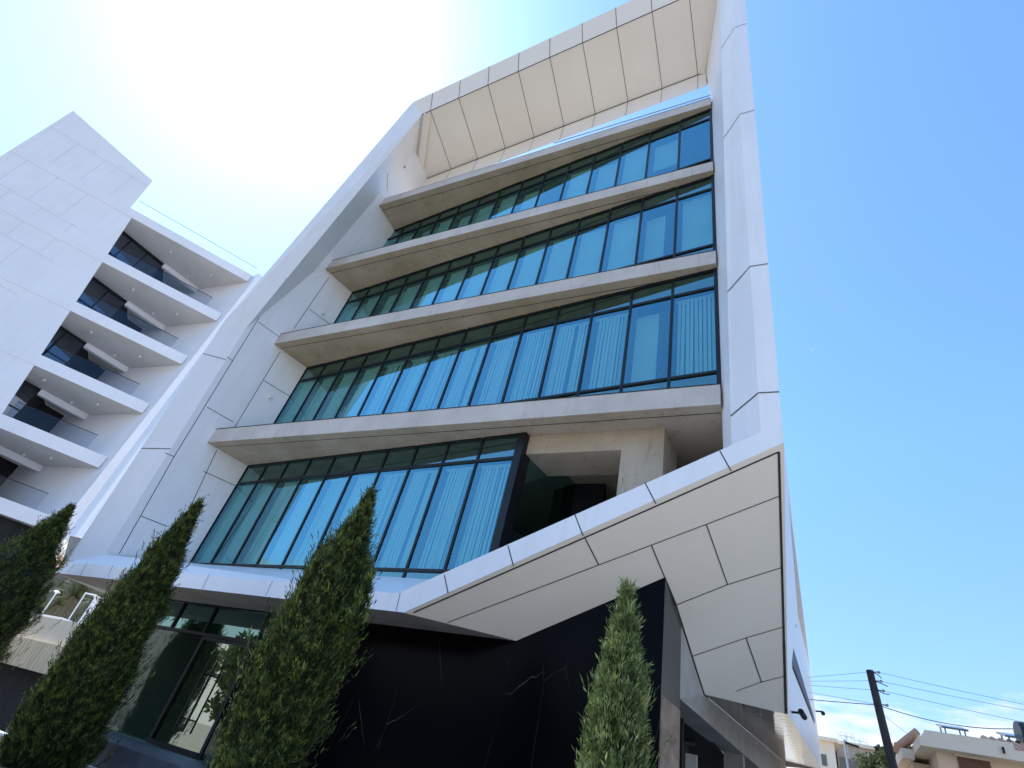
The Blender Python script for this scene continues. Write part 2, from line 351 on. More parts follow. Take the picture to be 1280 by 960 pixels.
# bottom front strip, sill and rising diagonal band
mb = MB()
mb.poly([(-.77, -.9, 3.73), (9.46, -.9, 3.71), (9.22, -.9, 3.985), Kb])
mb.poly([(9.46, -.9, 3.71), (14.93, -.9, 6.54), (14.65, -.9, 6.74), (9.22, -.9, 3.985)])
mb.poly([Kb, (9.22, -.9, 3.985), (8.99, .60, 4.78), (.66, 1.30, 4.98), I0])
mb.poly([(9.22, -.9, 3.985), (14.65, -.9, 6.74), (14.3, .7, 6.9), (8.99, .7, 4.78)])
for p, q in (((635, 682), (642, 708)), ((555.6, 718.8), (560.3, 741.9)), ((718.8, 643.8), (729, 670)), ((806, 603), (820, 630)), ((900, 564), (914, 589)), ((500.5, 741), (495, 764)),
             ((454, 738), (448, 757)), ((404, 732), (396, 752)), ((341, 726), (332, 745)), ((262, 717.5), (253, 736)), ((214, 712), (205.5, 730)), ((141.5, 706.5), (135, 722)), ((109, 703.5), (100, 719.5))):
    mb.strip(at(*p, 'y', -.9), at(*q, 'y', -.9), .016 if p[0] > 540 else .010, (0, -1, 0))
mb.build('front_band', ['white', 'seam'], OB)

# right fin
mb = MB()
RT = 27.4
f0, f1 = V((14.65, -.9, 6.74)), V((15.02, -1.9, RT)); o0, o1 = V((14.93, -.9, 6.54)), V((15.40, -1.9, RT + .1)); b0, b1 = V((14.185, -.33, 6.3)), V((14.60, -1.45, 26.6))
mb.poly([f0, o0, o1, f1]); mb.poly([b0, f0, f1, b1]); mb.poly([b0, V((14.185, -.33, 6.3)), f0])
mb.poly([b0, b1, V((13.78, .97, 25.2)), V((14.02, .165, 20.4)), V((14.02, .165, 6.3))])
mb.poly([V((14.02, .165, 20.4)), V((14.02, .165, 5.6)), V((14.04, 2.3, 4.6)), V((14.1, 9, 4.9)), V((14.1, 9, 20.4))])
mb.poly([V((14.02, .165, 20.4)), V((13.78, .97, 25.2)), V((14.2, 1.4, 25.2)), V((14.1, 1.4, 20.4))])
mb.poly([f1, o1, V((15.2, 1.4, 26.5)), V((14.2, 1.4, 26.0))])
for zf in (10.35, 15.9, 21.0, 7.45):
    t = (zf - 6.74) / (RT - 6.74); p = f0.lerp(f1, t); q = o0.lerp(o1, (zf - .02 - 6.54) / (RT + .1 - 6.54)); mb.strip(p, q, .02, (0, -1, 0), .005)
    tb = max(0, (zf - 6.3) / (26.6 - 6.3)); q2 = b0.lerp(b1, tb); n = (f0 - b0).cross(f1 - b0); mb.strip(p, q2, .026, n, .005)
mb.build('right_fin', ['white', 'seam'], OB)

# canopy
mb = MB()
Kr, Ir, Sr = V((15.02, -1.9, 27.5)), V((14.60, -1.45, 26.5)), V((13.77, .97, 25.15))
Bl, Br = V((.50, .97, 22.3)), V((13.80, .97, 23.9))
def lerpx(a, b, x): return a.lerp(b, (x - a.x) / (b.x - a.x))
cx = [2.75 + i * 1.345 for i in range(9)]
cps = [(Kt, It, Sb, Bl)] + [(lerpx(Kt, Kr, x), lerpx(It, Ir, x + .02), lerpx(Sb, Sr, x - .02 - .12 * (1 - i / 9)), lerpx(Bl, Br, x - .02 - .12 * (1 - i / 9))) for i, x in enumerate(cx)] + [(Kr, Ir, Sr, Br)]
for A_, B_ in zip(cps[:-1], cps[1:]):
    mb.poly([A_[0], B_[0], B_[1], A_[1]], 0); mb.poly([A_[1], B_[1], B_[2]], 0); mb.poly([A_[1], B_[2], A_[2]], 0); mb.poly([A_[2], B_[2], B_[3], A_[3]], 2)
bk0, bk1 = Bl + V((0, .05, .22)), Br + V((0, .05, .22)); bt0, bt1 = V((1.5, 1.4, 24.5)), V((14.3, 1.4, 26.0))
mb.poly([Bl, Br, bk1, bk0], 2); mb.poly([bk0, bk1, bt1, bt0], 2); mb.poly([Kt, Kr, bt1, bt0], 2)
n1 = (Kr - Kt).cross(It - Kt); n2 = (Ir - It).cross(Sb - It); n3 = V((0, -1, 0))
mb.strip(It, Ir, .03, n2, .02)
mb.strip(Sb + V((.15, -.02, 0)), Sr + V((-.15, -.02, 0)), .03, n2, .03)
for pk, pi_, ps, pb in cps[1:-1]:
    mb.strip(pk, pi_, .02, n1, .012); mb.strip(pi_, ps, .018, n2, .012); mb.strip(ps, pb, .014, n3, .01)
e0, e1 = It.lerp(Sb, .06), Sb
mb.build('canopy', ['bouncewarm', 'seam', 'bouncewarm'], OB)
mb = MB()       # side trims of the canopy soffit
tl = (Sb - It)
mb.bar(It + V((.28, .05, -.06)), Sb + V((.35, 0, -.05)), .30, .08, up=n2)
mb.build('canopy_trim', 'bouncewarm', OB); mb = MB()
mb.bar(Ir + V((-.45, .25, -.1)), Sr + V((-.12, 0, -.05)), .16, .08, up=n2)
mb.build('canopy_trim', 'bouncewarm', OB)

# diagonal soffit
mb = MB()
P0, P1, P2, P3, P4, P5 = V((9.463, -.9, 3.706)), V((14.933, -.9, 6.541)), V((14.58, 3.26, 3.94)), V((13.38, 2.33, 3.86)), V((13.11, .23, 4.94)), V((10.877, .22, 3.789))
sn = (P1 - P0).cross(P5 - P0)
sp = lambda p: onp(p[0], p[1], P0, sn)
mb.poly([sp((505, 766)), sp((980, 553)), sp((985, 893)), sp((880, 868)), sp((830.5, 722)), sp((645, 801))])
for a, b, w in (((559.4, 778), (748.4, 706), .02), ((748.4, 706), (882.8, 655.3), .02), ((882.8, 655.3), (973.4, 620.3), .02),
                ((845.3, 756), (909.4, 730.6), .02), ((909.4, 730.6), (976.6, 709.4), .02), ((866, 820), (932.5, 797), .018), ((932.5, 797), (979, 783.5), .018),
                ((920, 863.8), (951, 852.5), .016), ((951, 852.5), (980.5, 845), .016), ((731, 672), (748.4, 706), .024), ((814, 681), (831, 722), .024),
                ((882.8, 655.3), (909.4, 730.6), .022), ((932.5, 797), (952, 853), .024), ((517, 765.5), (757.8, 660), .035), ((757.8, 660), (973.4, 564.7), .035),
                ((973.4, 564.7), (979.7, 800), .05), ((979.7, 800), (982.3, 892), .06), ((830.5, 722), (845, 757), .05), ((845, 757), (880, 868), .04)):
    mb.strip(sp(a), sp(b), w * .72, sn, .006)
mb.build('diagonal_soffit', ['bouncewarm', 'seam'], OB)
mb = MB()
mb.poly([(-.77, -.9, 3.73), (9.463, -.9, 3.706), (10.877, .22, 3.789), (7.4, .5, 3.80), (-.77, .5, 3.80)])
mb.poly([(-.77, .5, 3.80), (1.2, .5, 3.80), (1.2, 22, 3.85), (-.77, 22, 3.85)])
mb.build('entrance_soffit', ['concrete_side', 'seam'], OB)

# floor slabs
for k in range(4):
    z = S0 + ST * k; mb = MB()
    if k < 3: pts = [(.005, 0), (W, 0), (14.08, 9), (.45, 9), (.39, 1.301)]
    else: pts = [(.585, -.01), (W, 0), (14.08, 9), (.45, 9), (.39, 1.301), (.2, .56)]
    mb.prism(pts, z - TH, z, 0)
    x0 = pts[0][0]
    mb.box(x0 + .01, W - .01, -.012, .05, z + .002, z + .022, 1)
    mb.strip((x0 + .1, .24, z - TH), (W - .02, .24, z - TH), .022, (0, 0, -1), .004, 1)
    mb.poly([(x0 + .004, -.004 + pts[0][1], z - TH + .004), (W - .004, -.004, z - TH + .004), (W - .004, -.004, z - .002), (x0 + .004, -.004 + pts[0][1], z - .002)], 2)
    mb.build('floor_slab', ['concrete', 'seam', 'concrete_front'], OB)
mb = MB(); mb.box(.45, 14.05, 9, 9.15, 5.2, 20.4); mb.build('interior_wall', 'inter', OB)
mb = MB(); mb.prism([(.5, 1.35), (9.9, .6), (9.9, 9), (.5, 9)], 4.1, 4.3); mb.build('interior_floor', 'inter', OB)
mb = MB(); mb.tube((8.5, .1, 21.0), (14.0, .1, 20.92), .018, 6); mb.build('roof_rail', 'greymetal', OB)

# window bays: one prototype per kind, copied
BW = 13.68 / 14; BH = ST - TH
def bay_parts(w, blind):
    g = MB(); g.poly([(0.03, 0, .47), (w - .03, 0, .47), (w - .03, 0, BH - .63), (0.03, 0, BH - .63)], 0)
    g.poly([(0.03, 0, BH - .60), (w - .03, 0, BH - .60), (w - .03, 0, BH), (0.03, 0, BH)], 1)
    g.poly([(0.03, 0, 0), (w - .03, 0, 0), (w - .03, 0, .44), (0.03, 0, .44)], 1)
    fr = MB(); fr.box(-.028, .028, -.025, .10, 0, BH); fr.box(.035, w - .035, -.035, .1, BH - .65, BH - .585); fr.box(.035, w - .035, -.035, .1, .43, .49); fr.box(.035, w - .035, -.04, .1, 0, .04); fr.box(.035, w - .035, -.04, .1, BH - .05, BH)
    fr.box(.035, w - .035, .30, .36, BH - .62, BH, 0)
    bl = MB()
    top = BH - .72
    if blind.startswith('slat'):
        rnd = random.Random(blind); lo = {'slat': .30, 'slat2': .24, 'slat3': .36}.get(blind, .3)
        x = {'slat': .10, 'slat2': .17, 'slat3': .07}.get(blind, .1); gapx = rnd.uniform(.3, .8) if blind == 'slat3' else 9
        while x < w - .06:
            a = rnd.gauss(.004, .008) if rnd.random() > .18 else rnd.choice((-.022, .026)); dz = rnd.uniform(-.015, .015); sw = rnd.gauss(0, .008)
            bl.poly([(x + sw, .13 - a, lo + dz), (x + .063 + sw, .13 + a, lo + dz), (x + .063, .13 + a, top), (x, .13 - a, top)]); x += .090
            if x > gapx: x += .10; gapx = 9
        bl.box(.07, w - .05, .11, .17, top, top + .05)
    elif blind == 'plain':
        bl.poly([(.13, .14, .1), (w - .07, .13, .1), (w - .07, .13, top + .05), (.13, .14, top + .05)])
        bl.tube((.12, .15, top + .08), (w - .06, .15, top + .08), .03, 8)
    elif blind == 'half':
        bl.poly([(.12, .24, 1.35), (w - .07, .24, 1.35), (w - .07, .24, top + .05), (.12, .24, top + .05)])
        bl.bar((.12, .24, 1.35), (w - .07, .24, 1.35), .03, .03)
    elif blind == 'low':
        bl.poly([(.10, .14, .75), (w - .10, .13, .70), (w - .10, .13, top + .05), (.10, .14, top + .05)])
        bl.bar((.10, .135, .74), (w - .10, .135, .69), .025, .025)
    elif blind == 'open':
        bl.poly([(.06, .32, .1), (w - .38, .30, .1), (w - .38, .30, top), (.06, .32, top)])
        x = w - .36
        while x < w - .05:
            bl.poly([(x, .27, .1), (x + .03, .17, .1), (x + .03, .17, top), (x, .27, top)]); x += .05
    return g, fr, bl
proto = {}
def place_bay(kind, w, loc):
    loc = Vector(loc); rel = loc - WL[OB.name]
    key = (kind, round(w, 3))
    if key not in proto:
        g, fr, bl = bay_parts(w, kind)
        go = g.build('window', ['glass', 'spandrel'], OB, origin=loc, local=True); go.rotation_euler = (0, 0, GA)
        kids = []
        for nm, b, mt in (('window_frame', fr, 'frame'), ('blind', bl, 'blind')):
            if b.v:
                c = b.build(nm, mt, None, origin=(0, 0, 0), local=True); c.parent = go; kids.append(c)
        proto[key] = (go, kids)
    else:
        go0, kids = proto[key]
        go = link_copy(go0, OB, rel, GA)
        go.rotation_euler = (random.gauss(0, .0012), 0, GA + random.gauss(0, .003))
        for c in kids: link_copy(c, go)
rows = [[], ['plain'] * 4 + ['slat', 'slat2', 'slat', 'slat3', 'slat2', 'slat', 'slat3', 'slat2', 'open', 'slat'], ['half', 'plain', 'half', 'low', 'plain', 'plain', 'low', 'plain', 'plain', 'plain', 'low', 'plain', 'open', 'plain'],
        ['half', 'low', 'half', 'plain', 'half', 'low', 'plain', 'half', 'none', 'low', 'half', 'plain', 'half', 'none']]
for r in range(4):
    z0 = S0 + ST * (r - 1)
    if r == 0:
        w = .953
        for i in range(10): place_bay(['plain', 'plain', 'plain', 'plain', 'slat2', 'plain', 'slat', 'slat3', 'slat2', 'slat'][i], w, G0 + GD * (w * i) + V((0, 0, z0)))
    else:
        for i in range(14): place_bay(rows[r][i], BW, G0 + GD * (BW * i) + V((0, 0, z0)))
        mb = MB(); e = G0 + GD * (BW * 14 - .02); mb.box(e.x - .05, e.x + .02, e.y - .05, e.y + .1, z0, z0 + BH); mb.build('end_mullion', 'frame', OB)

# open corner loggia on the first office floor
e = G0 + GD * 9.53
mb = MB(); mb.prism([(e.x - .02, e.y - .05), (e.x + .16, e.y - .06), (e.x + .22, e.y + .25), (e.x - .02, e.y + .25)], 4.4, S0 - TH - .003); mb.build('corner_post', 'frame', OB)
mb = MB(); mb.poly([(e.x + .2, e.y + .25, 4.4), (e.x + 1.0, 4.6, 4.4), (e.x + 1.0, 4.6, 8.0), (e.x + .2, e.y + .25, 8.0)]); mb.build('side_glass', 'spandrel', OB)
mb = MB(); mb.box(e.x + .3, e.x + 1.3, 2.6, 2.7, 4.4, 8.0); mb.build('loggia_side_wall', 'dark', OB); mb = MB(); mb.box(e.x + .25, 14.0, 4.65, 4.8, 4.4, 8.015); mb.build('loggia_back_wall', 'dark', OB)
mb = MB(); mb.prism([(12.12, .6), (12.93, .6), (13.0, 1.5), (12.2, 1.5)], 4.4, S0 - TH - .003); mb.build('loggia_column', 'concrete', OB)
mb = MB(); mb.prism([(e.x + .165, .6), (12.118, .6), (12.198, 1.5), (e.x + .23, 1.5)], 7.55, S0 - TH - .003); mb.build('loggia_beam', 'concrete', OB)
mb = MB(); mb.box(e.x + .2, 13.0, 1.5, 4.6, 4.31, 4.4); mb.build('loggia_floor', 'concrete_side', OB)

# ground floor: black marble front, entrance, side beam
def soz(x, y): return P0.z - (sn.x * (x - P0.x) + sn.y * (y - P0.y)) / sn.z
mb = MB()
mb.poly([(7.5, .23, 0), (13.13, .23, 0), (13.13, .23, soz(13.13, .23) + .02), (10.877, .23, 3.80), (7.5, .23, 3.84)])
mb.poly([(7.5, .23, 0), (7.5, .23, 3.84), (7.45, .6, 3.84), (7.45, .6, 0)])
mb.build('marble_wall', ['marble', 'frame'], OB)
mb = MB()
mb.poly([(13.13, .23, 3.35), (13.13, .23, soz(13.13, .23)), (13.23, 1.05, soz(13.23, 1.05) - .02), (13.23, 1.05, 3.35)])
mb.build('marble_return', 'darkgranite', OB)
mb = MB(); mb.prism([(13.10, .24), (13.15, .245), (13.24, 1.04), (13.1, 1.04)], 0, 3.35); mb.build('reflection_pier', 'brownreflect', OB)  # brown colour paints a sunlit reflection low on the dark side face
# side beam running uphill
def bx(y): return 13.23 + .036 * (y - 1.05)
def btop(y): return 3.86 + .094 * (y - 2.33)
mb = MB()
ya, yb = 1.05, 21.0
mb.poly([(bx(ya), ya, 3.5), (bx(yb), yb, 4.62), (bx(yb), yb, btop(yb)), (bx(2.33) + .1, 2.33, btop(2.33)), (bx(ya), ya, soz(bx(ya), ya))])
mb.poly([(bx(ya), ya, 3.5), (bx(yb), yb, 4.62), (bx(yb) - .5, yb, 4.62), (bx(ya) - .5, ya, 3.5)])
mb.build('side_beam', 'concrete_side', OB)
for y in (7.9, 12.4, 17.0):
    mb = MB(); mb.box(bx(y) - .45, bx(y) - .03, y, y + .45, 0, 3.5 + 1.12 * (y - 1.05) / 19.95); mb.build('side_column', 'concrete_side', OB)
mb = MB(); mb.poly([(13.4, 2.33, 3.862), (14.58, 3.26, 3.942), (14.97, 13, 4.87), (15.25, 20, 5.5), (13.95, 21, 5.62)]); mb.build('dark_ceiling', 'glossdark', OB)
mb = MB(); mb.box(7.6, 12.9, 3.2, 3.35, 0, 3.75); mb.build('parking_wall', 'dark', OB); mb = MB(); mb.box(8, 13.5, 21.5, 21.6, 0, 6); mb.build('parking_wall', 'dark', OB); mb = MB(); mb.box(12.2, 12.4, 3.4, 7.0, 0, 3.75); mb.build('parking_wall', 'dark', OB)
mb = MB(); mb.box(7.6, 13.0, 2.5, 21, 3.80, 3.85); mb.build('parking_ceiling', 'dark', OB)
# flank wall on the right
mb = MB()
q2, q3, q4 = V((14.58, 3.26, 3.94)), V((14.97, 13, 4.87)), V((15.25, 20, 5.5))
mb.poly([o0, q2, V((14.95, 13, 9.0)), V((14.9, -.0, 9.0))]); mb.poly([q2, q3, V((14.95, 13, 9.0))]); mb.poly([q3, q4, V((15.22, 20, 9.0)), V((14.95, 13, 9.0))])
mb.poly([o0, V((14.9, 0, 9)), V((14.95, 13, 9)), V((15.22, 20, 9)), V((15.1, 20, 20.5)), V((14.98, -.5, 20.5))])
mb.poly([o0, V((14.98, -.5, 20.5)), V((15.2, 1.4, 26.5)), o1])
mb.poly([q4, V((15.22, 20, 9.0)), V((15.1, 20, 20.5)), V((.6, 22, 20.5)), V((-.75, 22, 11.8)), V((-.7, 22, 3.8)), V((13.9, 21, 5.5))])
mb.build('flank_wall', ['white', 'seam'], OB)
mb = MB()
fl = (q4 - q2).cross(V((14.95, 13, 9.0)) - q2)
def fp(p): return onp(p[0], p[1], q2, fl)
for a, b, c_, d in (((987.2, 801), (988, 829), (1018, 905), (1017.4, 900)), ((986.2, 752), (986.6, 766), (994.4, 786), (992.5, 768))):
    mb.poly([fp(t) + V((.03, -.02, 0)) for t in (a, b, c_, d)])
mb.build('flank_band', 'flankband', OB)  # dark blue-grey wedges laid on the flank wall
mb = MB(); c0 = fp((989.5, 890)); mb.tube(c0, c0 + V((.16, -.04, .0)), .02, 8); mb.tube(c0 + V((.15, -.1, .01)), c0 + V((.2, .16, -.02)), .05, 10); mb.build('security_camera', 'frame', OB)
mb = MB(); c0 = V((15.24, 19.5, 7.4)); mb.tube(c0, c0 + V((.25, -.1, .0)), .03, 8); mb.ball(c0 + V((.25, -.1, -.06)), .08); mb.build('security_camera', 'frame', OB)
# small round spot fittings on the left inner wall
for p in ((337, 497), (402.5, 391.6), (455, 309)):
    c0 = wl(*p); mb = MB(); mb.ball(c0 + V((.06, -.02, 0)), .065, 12); mb.tube(c0, c0 + V((.06, -.02, 0)), .03); mb.build('spot_light', 'lampwhite', OB, smooth=True)
mb = MB(); c0 = onp(505, 209, K, fn); mb.ball(c0 + V((.05, 0, -.02)), .05, 12); mb.tube(c0, c0 + V((.05, 0, -.02)), .03); mb.build('spot_light', 'greymetal', OB)

# entrance glazing
EY = .46
mb = MB(); mb.box(1.2, 1.4, EY, 22, 0, 3.79); mb.build('side_wall', 'rendered', OB)
g = MB()
g.poly([(1.45, EY, 3.22), (7.45, EY, 3.22), (7.45, EY, 3.79), (1.45, EY, 3.79)], 1)
g.poly([(1.45, EY, 1.26), (3.54, EY, 1.26), (3.54, EY, 3.18), (1.45, EY, 3.18)], 0)
g.poly([(5.13, EY, 1.26), (7.45, EY, 1.26), (7.45, EY, 3.18), (5.13, EY, 3.18)], 0)
g.build('entrance_glazing', ['doorglass', 'spandrel'], OB)
fr = MB()
fr.box(1.4, 7.47, EY - .05, EY + .08, 3.17, 3.23)
fr.box(1.4, 1.46, EY - .05, EY + .08, 1.25, 3.795); fr.box(3.54, 3.62, EY - .02, EY + .08, 1.25, 3.165); fr.box(5.05, 5.13, EY - .02, EY + .08, 1.25, 3.165)
for x in (2.4, 3.5, 5.15, 6.2): fr.box(x - .025, x + .025, EY - .04, EY + .06, 3.235, 3.79)
fr.box(6.18, 6.23, EY - .04, EY + .06, 1.25, 3.165); fr.box(1.4, 7.47, EY - .06, EY + .1, 3.76, 3.80)
fr.build('entrance_frame', 'frame', OB)
for x0, x1, hx in ((3.63, 4.33, 4.22), (4.34, 5.04, 4.45)):
    d = MB(); d.poly([(x0, EY, 1.27), (x1, EY, 1.27), (x1, EY, 3.15), (x0, EY, 3.15)], 0)
    d.box(x0, x1, EY - .03, EY + .03, 1.255, 1.33, 1); d.box(x0, x1, EY - .03, EY + .03, 3.10, 3.165, 1)
    do = d.build('door', ['doorglass2', 'frame'], OB)
    h = MB(); h.tube((hx, EY - .1, 1.55), (hx, EY - .1, 2.75), .018, 8); h.tube((hx, EY - .1, 1.75), (hx, EY, 1.75), .014, 6); h.tube((hx, EY - .1, 2.5), (hx, EY, 2.5), .014, 6)
    ho = h.build('handle', 'frame', None); ho.parent = do; ho.location = -WL[OB.name] + WL[OB.name] - WL[do.name]
# lobby
mb = MB(); mb.box(1.4, 7.5, EY + .1, 7, 1.15, 1.24, 0); mb.build('lobby_floor', 'paving', OB)
mb = MB(); mb.box(1.4, 7.5, 7, 7.1, 1.2, 3.8); mb.box(7.48, 7.58, .62, 7, 1.2, 3.8); mb.box(1.4, 1.46, .6, 7, 1.25, 3.8); mb.poly([(1.4, .6, 3.795), (7.5, .6, 3.795), (7.5, 7, 3.795), (1.4, 7, 3.795)]); mb.build('lobby_wall', 'lobby', OB)
mb = MB(); mb.box(2.2, 4.9, 3.6, 4.3, 1.24, 2.2); mb.build('reception_desk', 'rendered', OB)

# ------------------------------------------------------------------ neighbouring block
NB = empty('apartment_building', (-22, 4, 4.3), 'white apartment block at left with stacked balconies and a tall blank panelled wall', 'building')
E0 = V((-19.8, 6.1, 0)); D2 = V((.559, .829, 0)); N2 = V((.829, -.559, 0))
def nb(s, z, o=0.0): return E0 + D2 * s + N2 * o + V((0, 0, z))
zt = [28.7, 24.4, 20.25, 16.2, 12.3, 8.45]
FH = .72
def sl(z): return -8.5 + (28.4 - z) * .19
mb = MB()
LS = -16.2
mb.poly([nb(LS, 33.9), nb(-9.34, 31.9), nb(-8.95, 28.72), nb(LS, 28.72)])
for k in range(5):
    za, zb_ = zt[k] - FH, zt[k + 1]
    mb.poly([nb(LS, za), nb(sl(za), za), nb(sl(zb_), zb_), nb(LS, zb_)])
    mb.poly([nb(sl(za), za), nb(sl(zb_), zb_), nb(sl(zb_) - .9, zb_, -2.2), nb(sl(za) - .9, za, -2.2)])
mb.poly([nb(LS, zt[5] - FH), nb(-9, zt[5] - FH), nb(-9, 4.3), nb(LS, 4.3)])
mb.poly([nb(LS, 33.9), nb(LS, 4.3), nb(LS, 4.3, -9), nb(LS, 33.9, -9)]); mb.poly([nb(LS, 33.9), nb(-9.34, 31.9), nb(-9.5, 31.9, -.12), nb(LS, 33.9, -.3)]); mb.poly([nb(-9.34, 31.9), nb(-8.95, 28.72), nb(-9.1, 28.72, -.12), nb(-9.5, 31.9, -.12)]); mb.poly([nb(LS, 33.9, -.3), nb(-9.5, 31.9, -.12), nb(-9.1, 28.72, -.12), nb(LS, 28.72, -.3)])
# faint panel joints
for j in range(9):
    z = 5.9 + j * 3.05
    s1 = min(-9.4, sl(z) - .15)
    mb.strip(nb(LS + .05, z + 1.2), nb(s1, z + .9), .02, N2, .01)
    for i in range(4):
        s = LS + 1.1 + i * 1.9 + (j % 2) * .9
        if s < s1 - .4: mb.strip(nb(s, z + 1.2 - .04), nb(s, min(z + 4.1, 31.8)), .016, N2, .01)
mb.build('wall', ['rendered', 'seam_soft'], NB)
RW = V((-.9955, -.095, 0))
mb = MB()
for k in range(6):
    z = zt[k]
    a, b = nb(LS, z - FH), nb(0, z - FH); r_ = E0 + RW * 7.0 + V((0, 0, z - FH)); l_ = nb(-10, z - FH, -6)
mb2 = None
for k in range(6):
    z = zt[k]; mb = MB()
    r_ = E0 + RW * 9.0
    pts = [nb(LS + .02, 0, .03), nb(0, 0, .03), E0 + V((-.2, .05, 0)), r_, nb(LS + .02, 0, -7)]
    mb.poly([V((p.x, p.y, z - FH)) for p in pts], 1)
    mb.poly([V((p.x, p.y, z)) for p in pts], 0)
    mb.poly([V((pts[0].x, pts[0].y, z - FH)), V((pts[1].x, pts[1].y, z - FH)), V((pts[1].x, pts[1].y, z)), V((pts[0].x, pts[0].y, z))], 0)
    mb.poly([V((pts[1].x, pts[1].y, z - FH)), V((pts[2].x, pts[2].y, z - FH)), V((pts[2].x, pts[2].y, z)), V((pts[1].x, pts[1].y, z))], 0)
    mb.build('floor_slab', ['rendered', 'ceil'], NB)
mb = MB()   # return wall on the right and end pier
mb.poly([E0 + V((0, .05, 4.3)), E0 + V((0, .05, 28.7)), E0 + RW * 9 + V((0, .05, 28.7)), E0 + RW * 9 + V((0, .05, 4.3))])
mb.poly([E0 + V((.0, .05, 7.6)), E0 + V((.0, .05, 28.75)), E0 + V((.55, .05, 28.9)), E0 + V((.55, .05, 7.6))])
mb.poly([E0 + V((.55, .05, 7.6)), E0 + V((.55, .05, 28.9)), E0 + V((.6, 1.2, 28.9)), E0 + V((.6, 1.2, 7.6))])
mb.build('return_wall', 'rendered', NB)
for k in range(5):
    za, zb_ = zt[k] - FH - .01, zt[k + 1] + .01
    def bk(s, o, z): return nb(s, z, o)
    a0, a1, a2 = nb(-9.6, 0, -1.7), nb(-6.0, 0, -3.3), nb(-4.2, 0, -4.2)
    mb = MB(); mb.poly([V((p.x, p.y, z)) for p, z in ((a0, zb_), (a1, zb_), (a1, za), (a0, za))], 0)
    for t in (0, .36, .68, 1):
        p = a0.lerp(a1, t); mb.bar(V((p.x, p.y, zb_)) + N2 * .06, V((p.x, p.y, za)) + N2 * .06, .08, .08, up=N2, m=1)
    mb.bar(V((a0.x, a0.y, za - .1)) + N2 * .06, V((a1.x, a1.y, za - .1)) + N2 * .06, .08, .18, m=1); mb.bar(V((a0.x, a0.y, zb_ + 1.5)) + N2 * .06, V((a1.x, a1.y, zb_ + 1.5)) + N2 * .06, .06, .06, m=1)
    mb.build('window', ['darkglass', 'frame'], NB)
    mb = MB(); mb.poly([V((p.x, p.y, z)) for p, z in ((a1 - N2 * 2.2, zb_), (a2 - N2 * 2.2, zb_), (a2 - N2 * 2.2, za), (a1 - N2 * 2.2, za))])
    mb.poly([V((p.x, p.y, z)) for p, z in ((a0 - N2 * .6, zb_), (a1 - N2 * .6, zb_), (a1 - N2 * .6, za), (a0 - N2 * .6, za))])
    mb.poly([V((p.x, p.y, z)) for p, z in ((a1, zb_), (a1 - N2 * 2.2, zb_), (a1 - N2 * 2.2, za), (a1, za))]); mb.build('recess_shade', 'dark', NB)  # near-black sheets paint the shade at the back of the balcony
    mb = MB(); mb.bar(V((a1.x, a1.y, za - .2)) + N2 * .1, V((a2.x, a2.y, za - .2)) + N2 * .1 + D2 * .9, .3, .38); mb.build('ceiling_beam', 'rendered', NB)
    s0 = sl(zb_) + .05
    mb = MB(); mb.poly([nb(s0, zb_, -.25), nb(-1.2, zb_, -.25), nb(-1.2, zb_ + 1.0, -.25), nb(s0, zb_ + 1.0, -.25)]); ro = mb.build('balustrade', 'railglass', NB)
    h = MB(); h.bar(nb(s0, zb_ + 1.0, -.25), nb(-1.2, zb_ + 1.0, -.25), .03, .03); ho = h.build('rail', 'frame', None); ho.parent = ro; ho.location = -WL[ro.name]
    for s, o in ((-5.6, -1.3), (-2.6, -1.5), (-4.2, -3.0)):
        c0 = nb(s, za, o); mb = MB(); mb.tube(c0, c0 - V((0, 0, .14)), .07, 8); mb.build('downlight', 'lampwhite', NB)
mb = MB(); mb.poly([nb(LS, zt[5] - FH - .02), nb(0, zt[5] - FH - .02, -3), nb(0, 4.3, -3), nb(LS, 4.3, -3)]); mb.poly([nb(-9, 8, -.1), nb(-.3, 8, -.6), nb(-.3, 4.3, -.6), nb(-9, 4.3, -.1)]); mb.build('ground_floor_shade', 'dark', NB)  # black sheets standing in for shade under the lowest slab
mb = MB(); mb.path([nb(-9, 29.75, -.15), nb(-6, 29.72, -.15), nb(-3, 29.68, -.15), nb(-.1, 29.62, -.15)], .03); mb.build('roof_rail', 'greymetal', NB)
# white wing between the two blocks, tilted to catch the sun
A1, A2 = at(84, 668, 'y', 1.6), at(160, 684, 'y', .9)
B1, B2 = at(286, 397, 'y', 5.4), at(300, 440, 'y', 3.9)
LW = empty('sun_tilted_wall', (A1.x, A1.y, 0), 'bright white wall between the two blocks, tilted to catch the sun', 'wall')
mb = MB(); mb.poly([A1, A2, B1]); mb.poly([A2, B2, B1]); mb.build('sun_tilted_face', 'rendered', LW)
C1, C2 = at(79, 700, 'y', 1.75), at(160, 716, 'y', 1.0)
mb = MB(); mb.poly([A1 + V((0, .1, 0)), A2 + V((0, .1, 0)), C2, C1]); mb.build('shaded_base', 'concrete_side', LW)  # grey stands in for shade on the lower part of this white wall


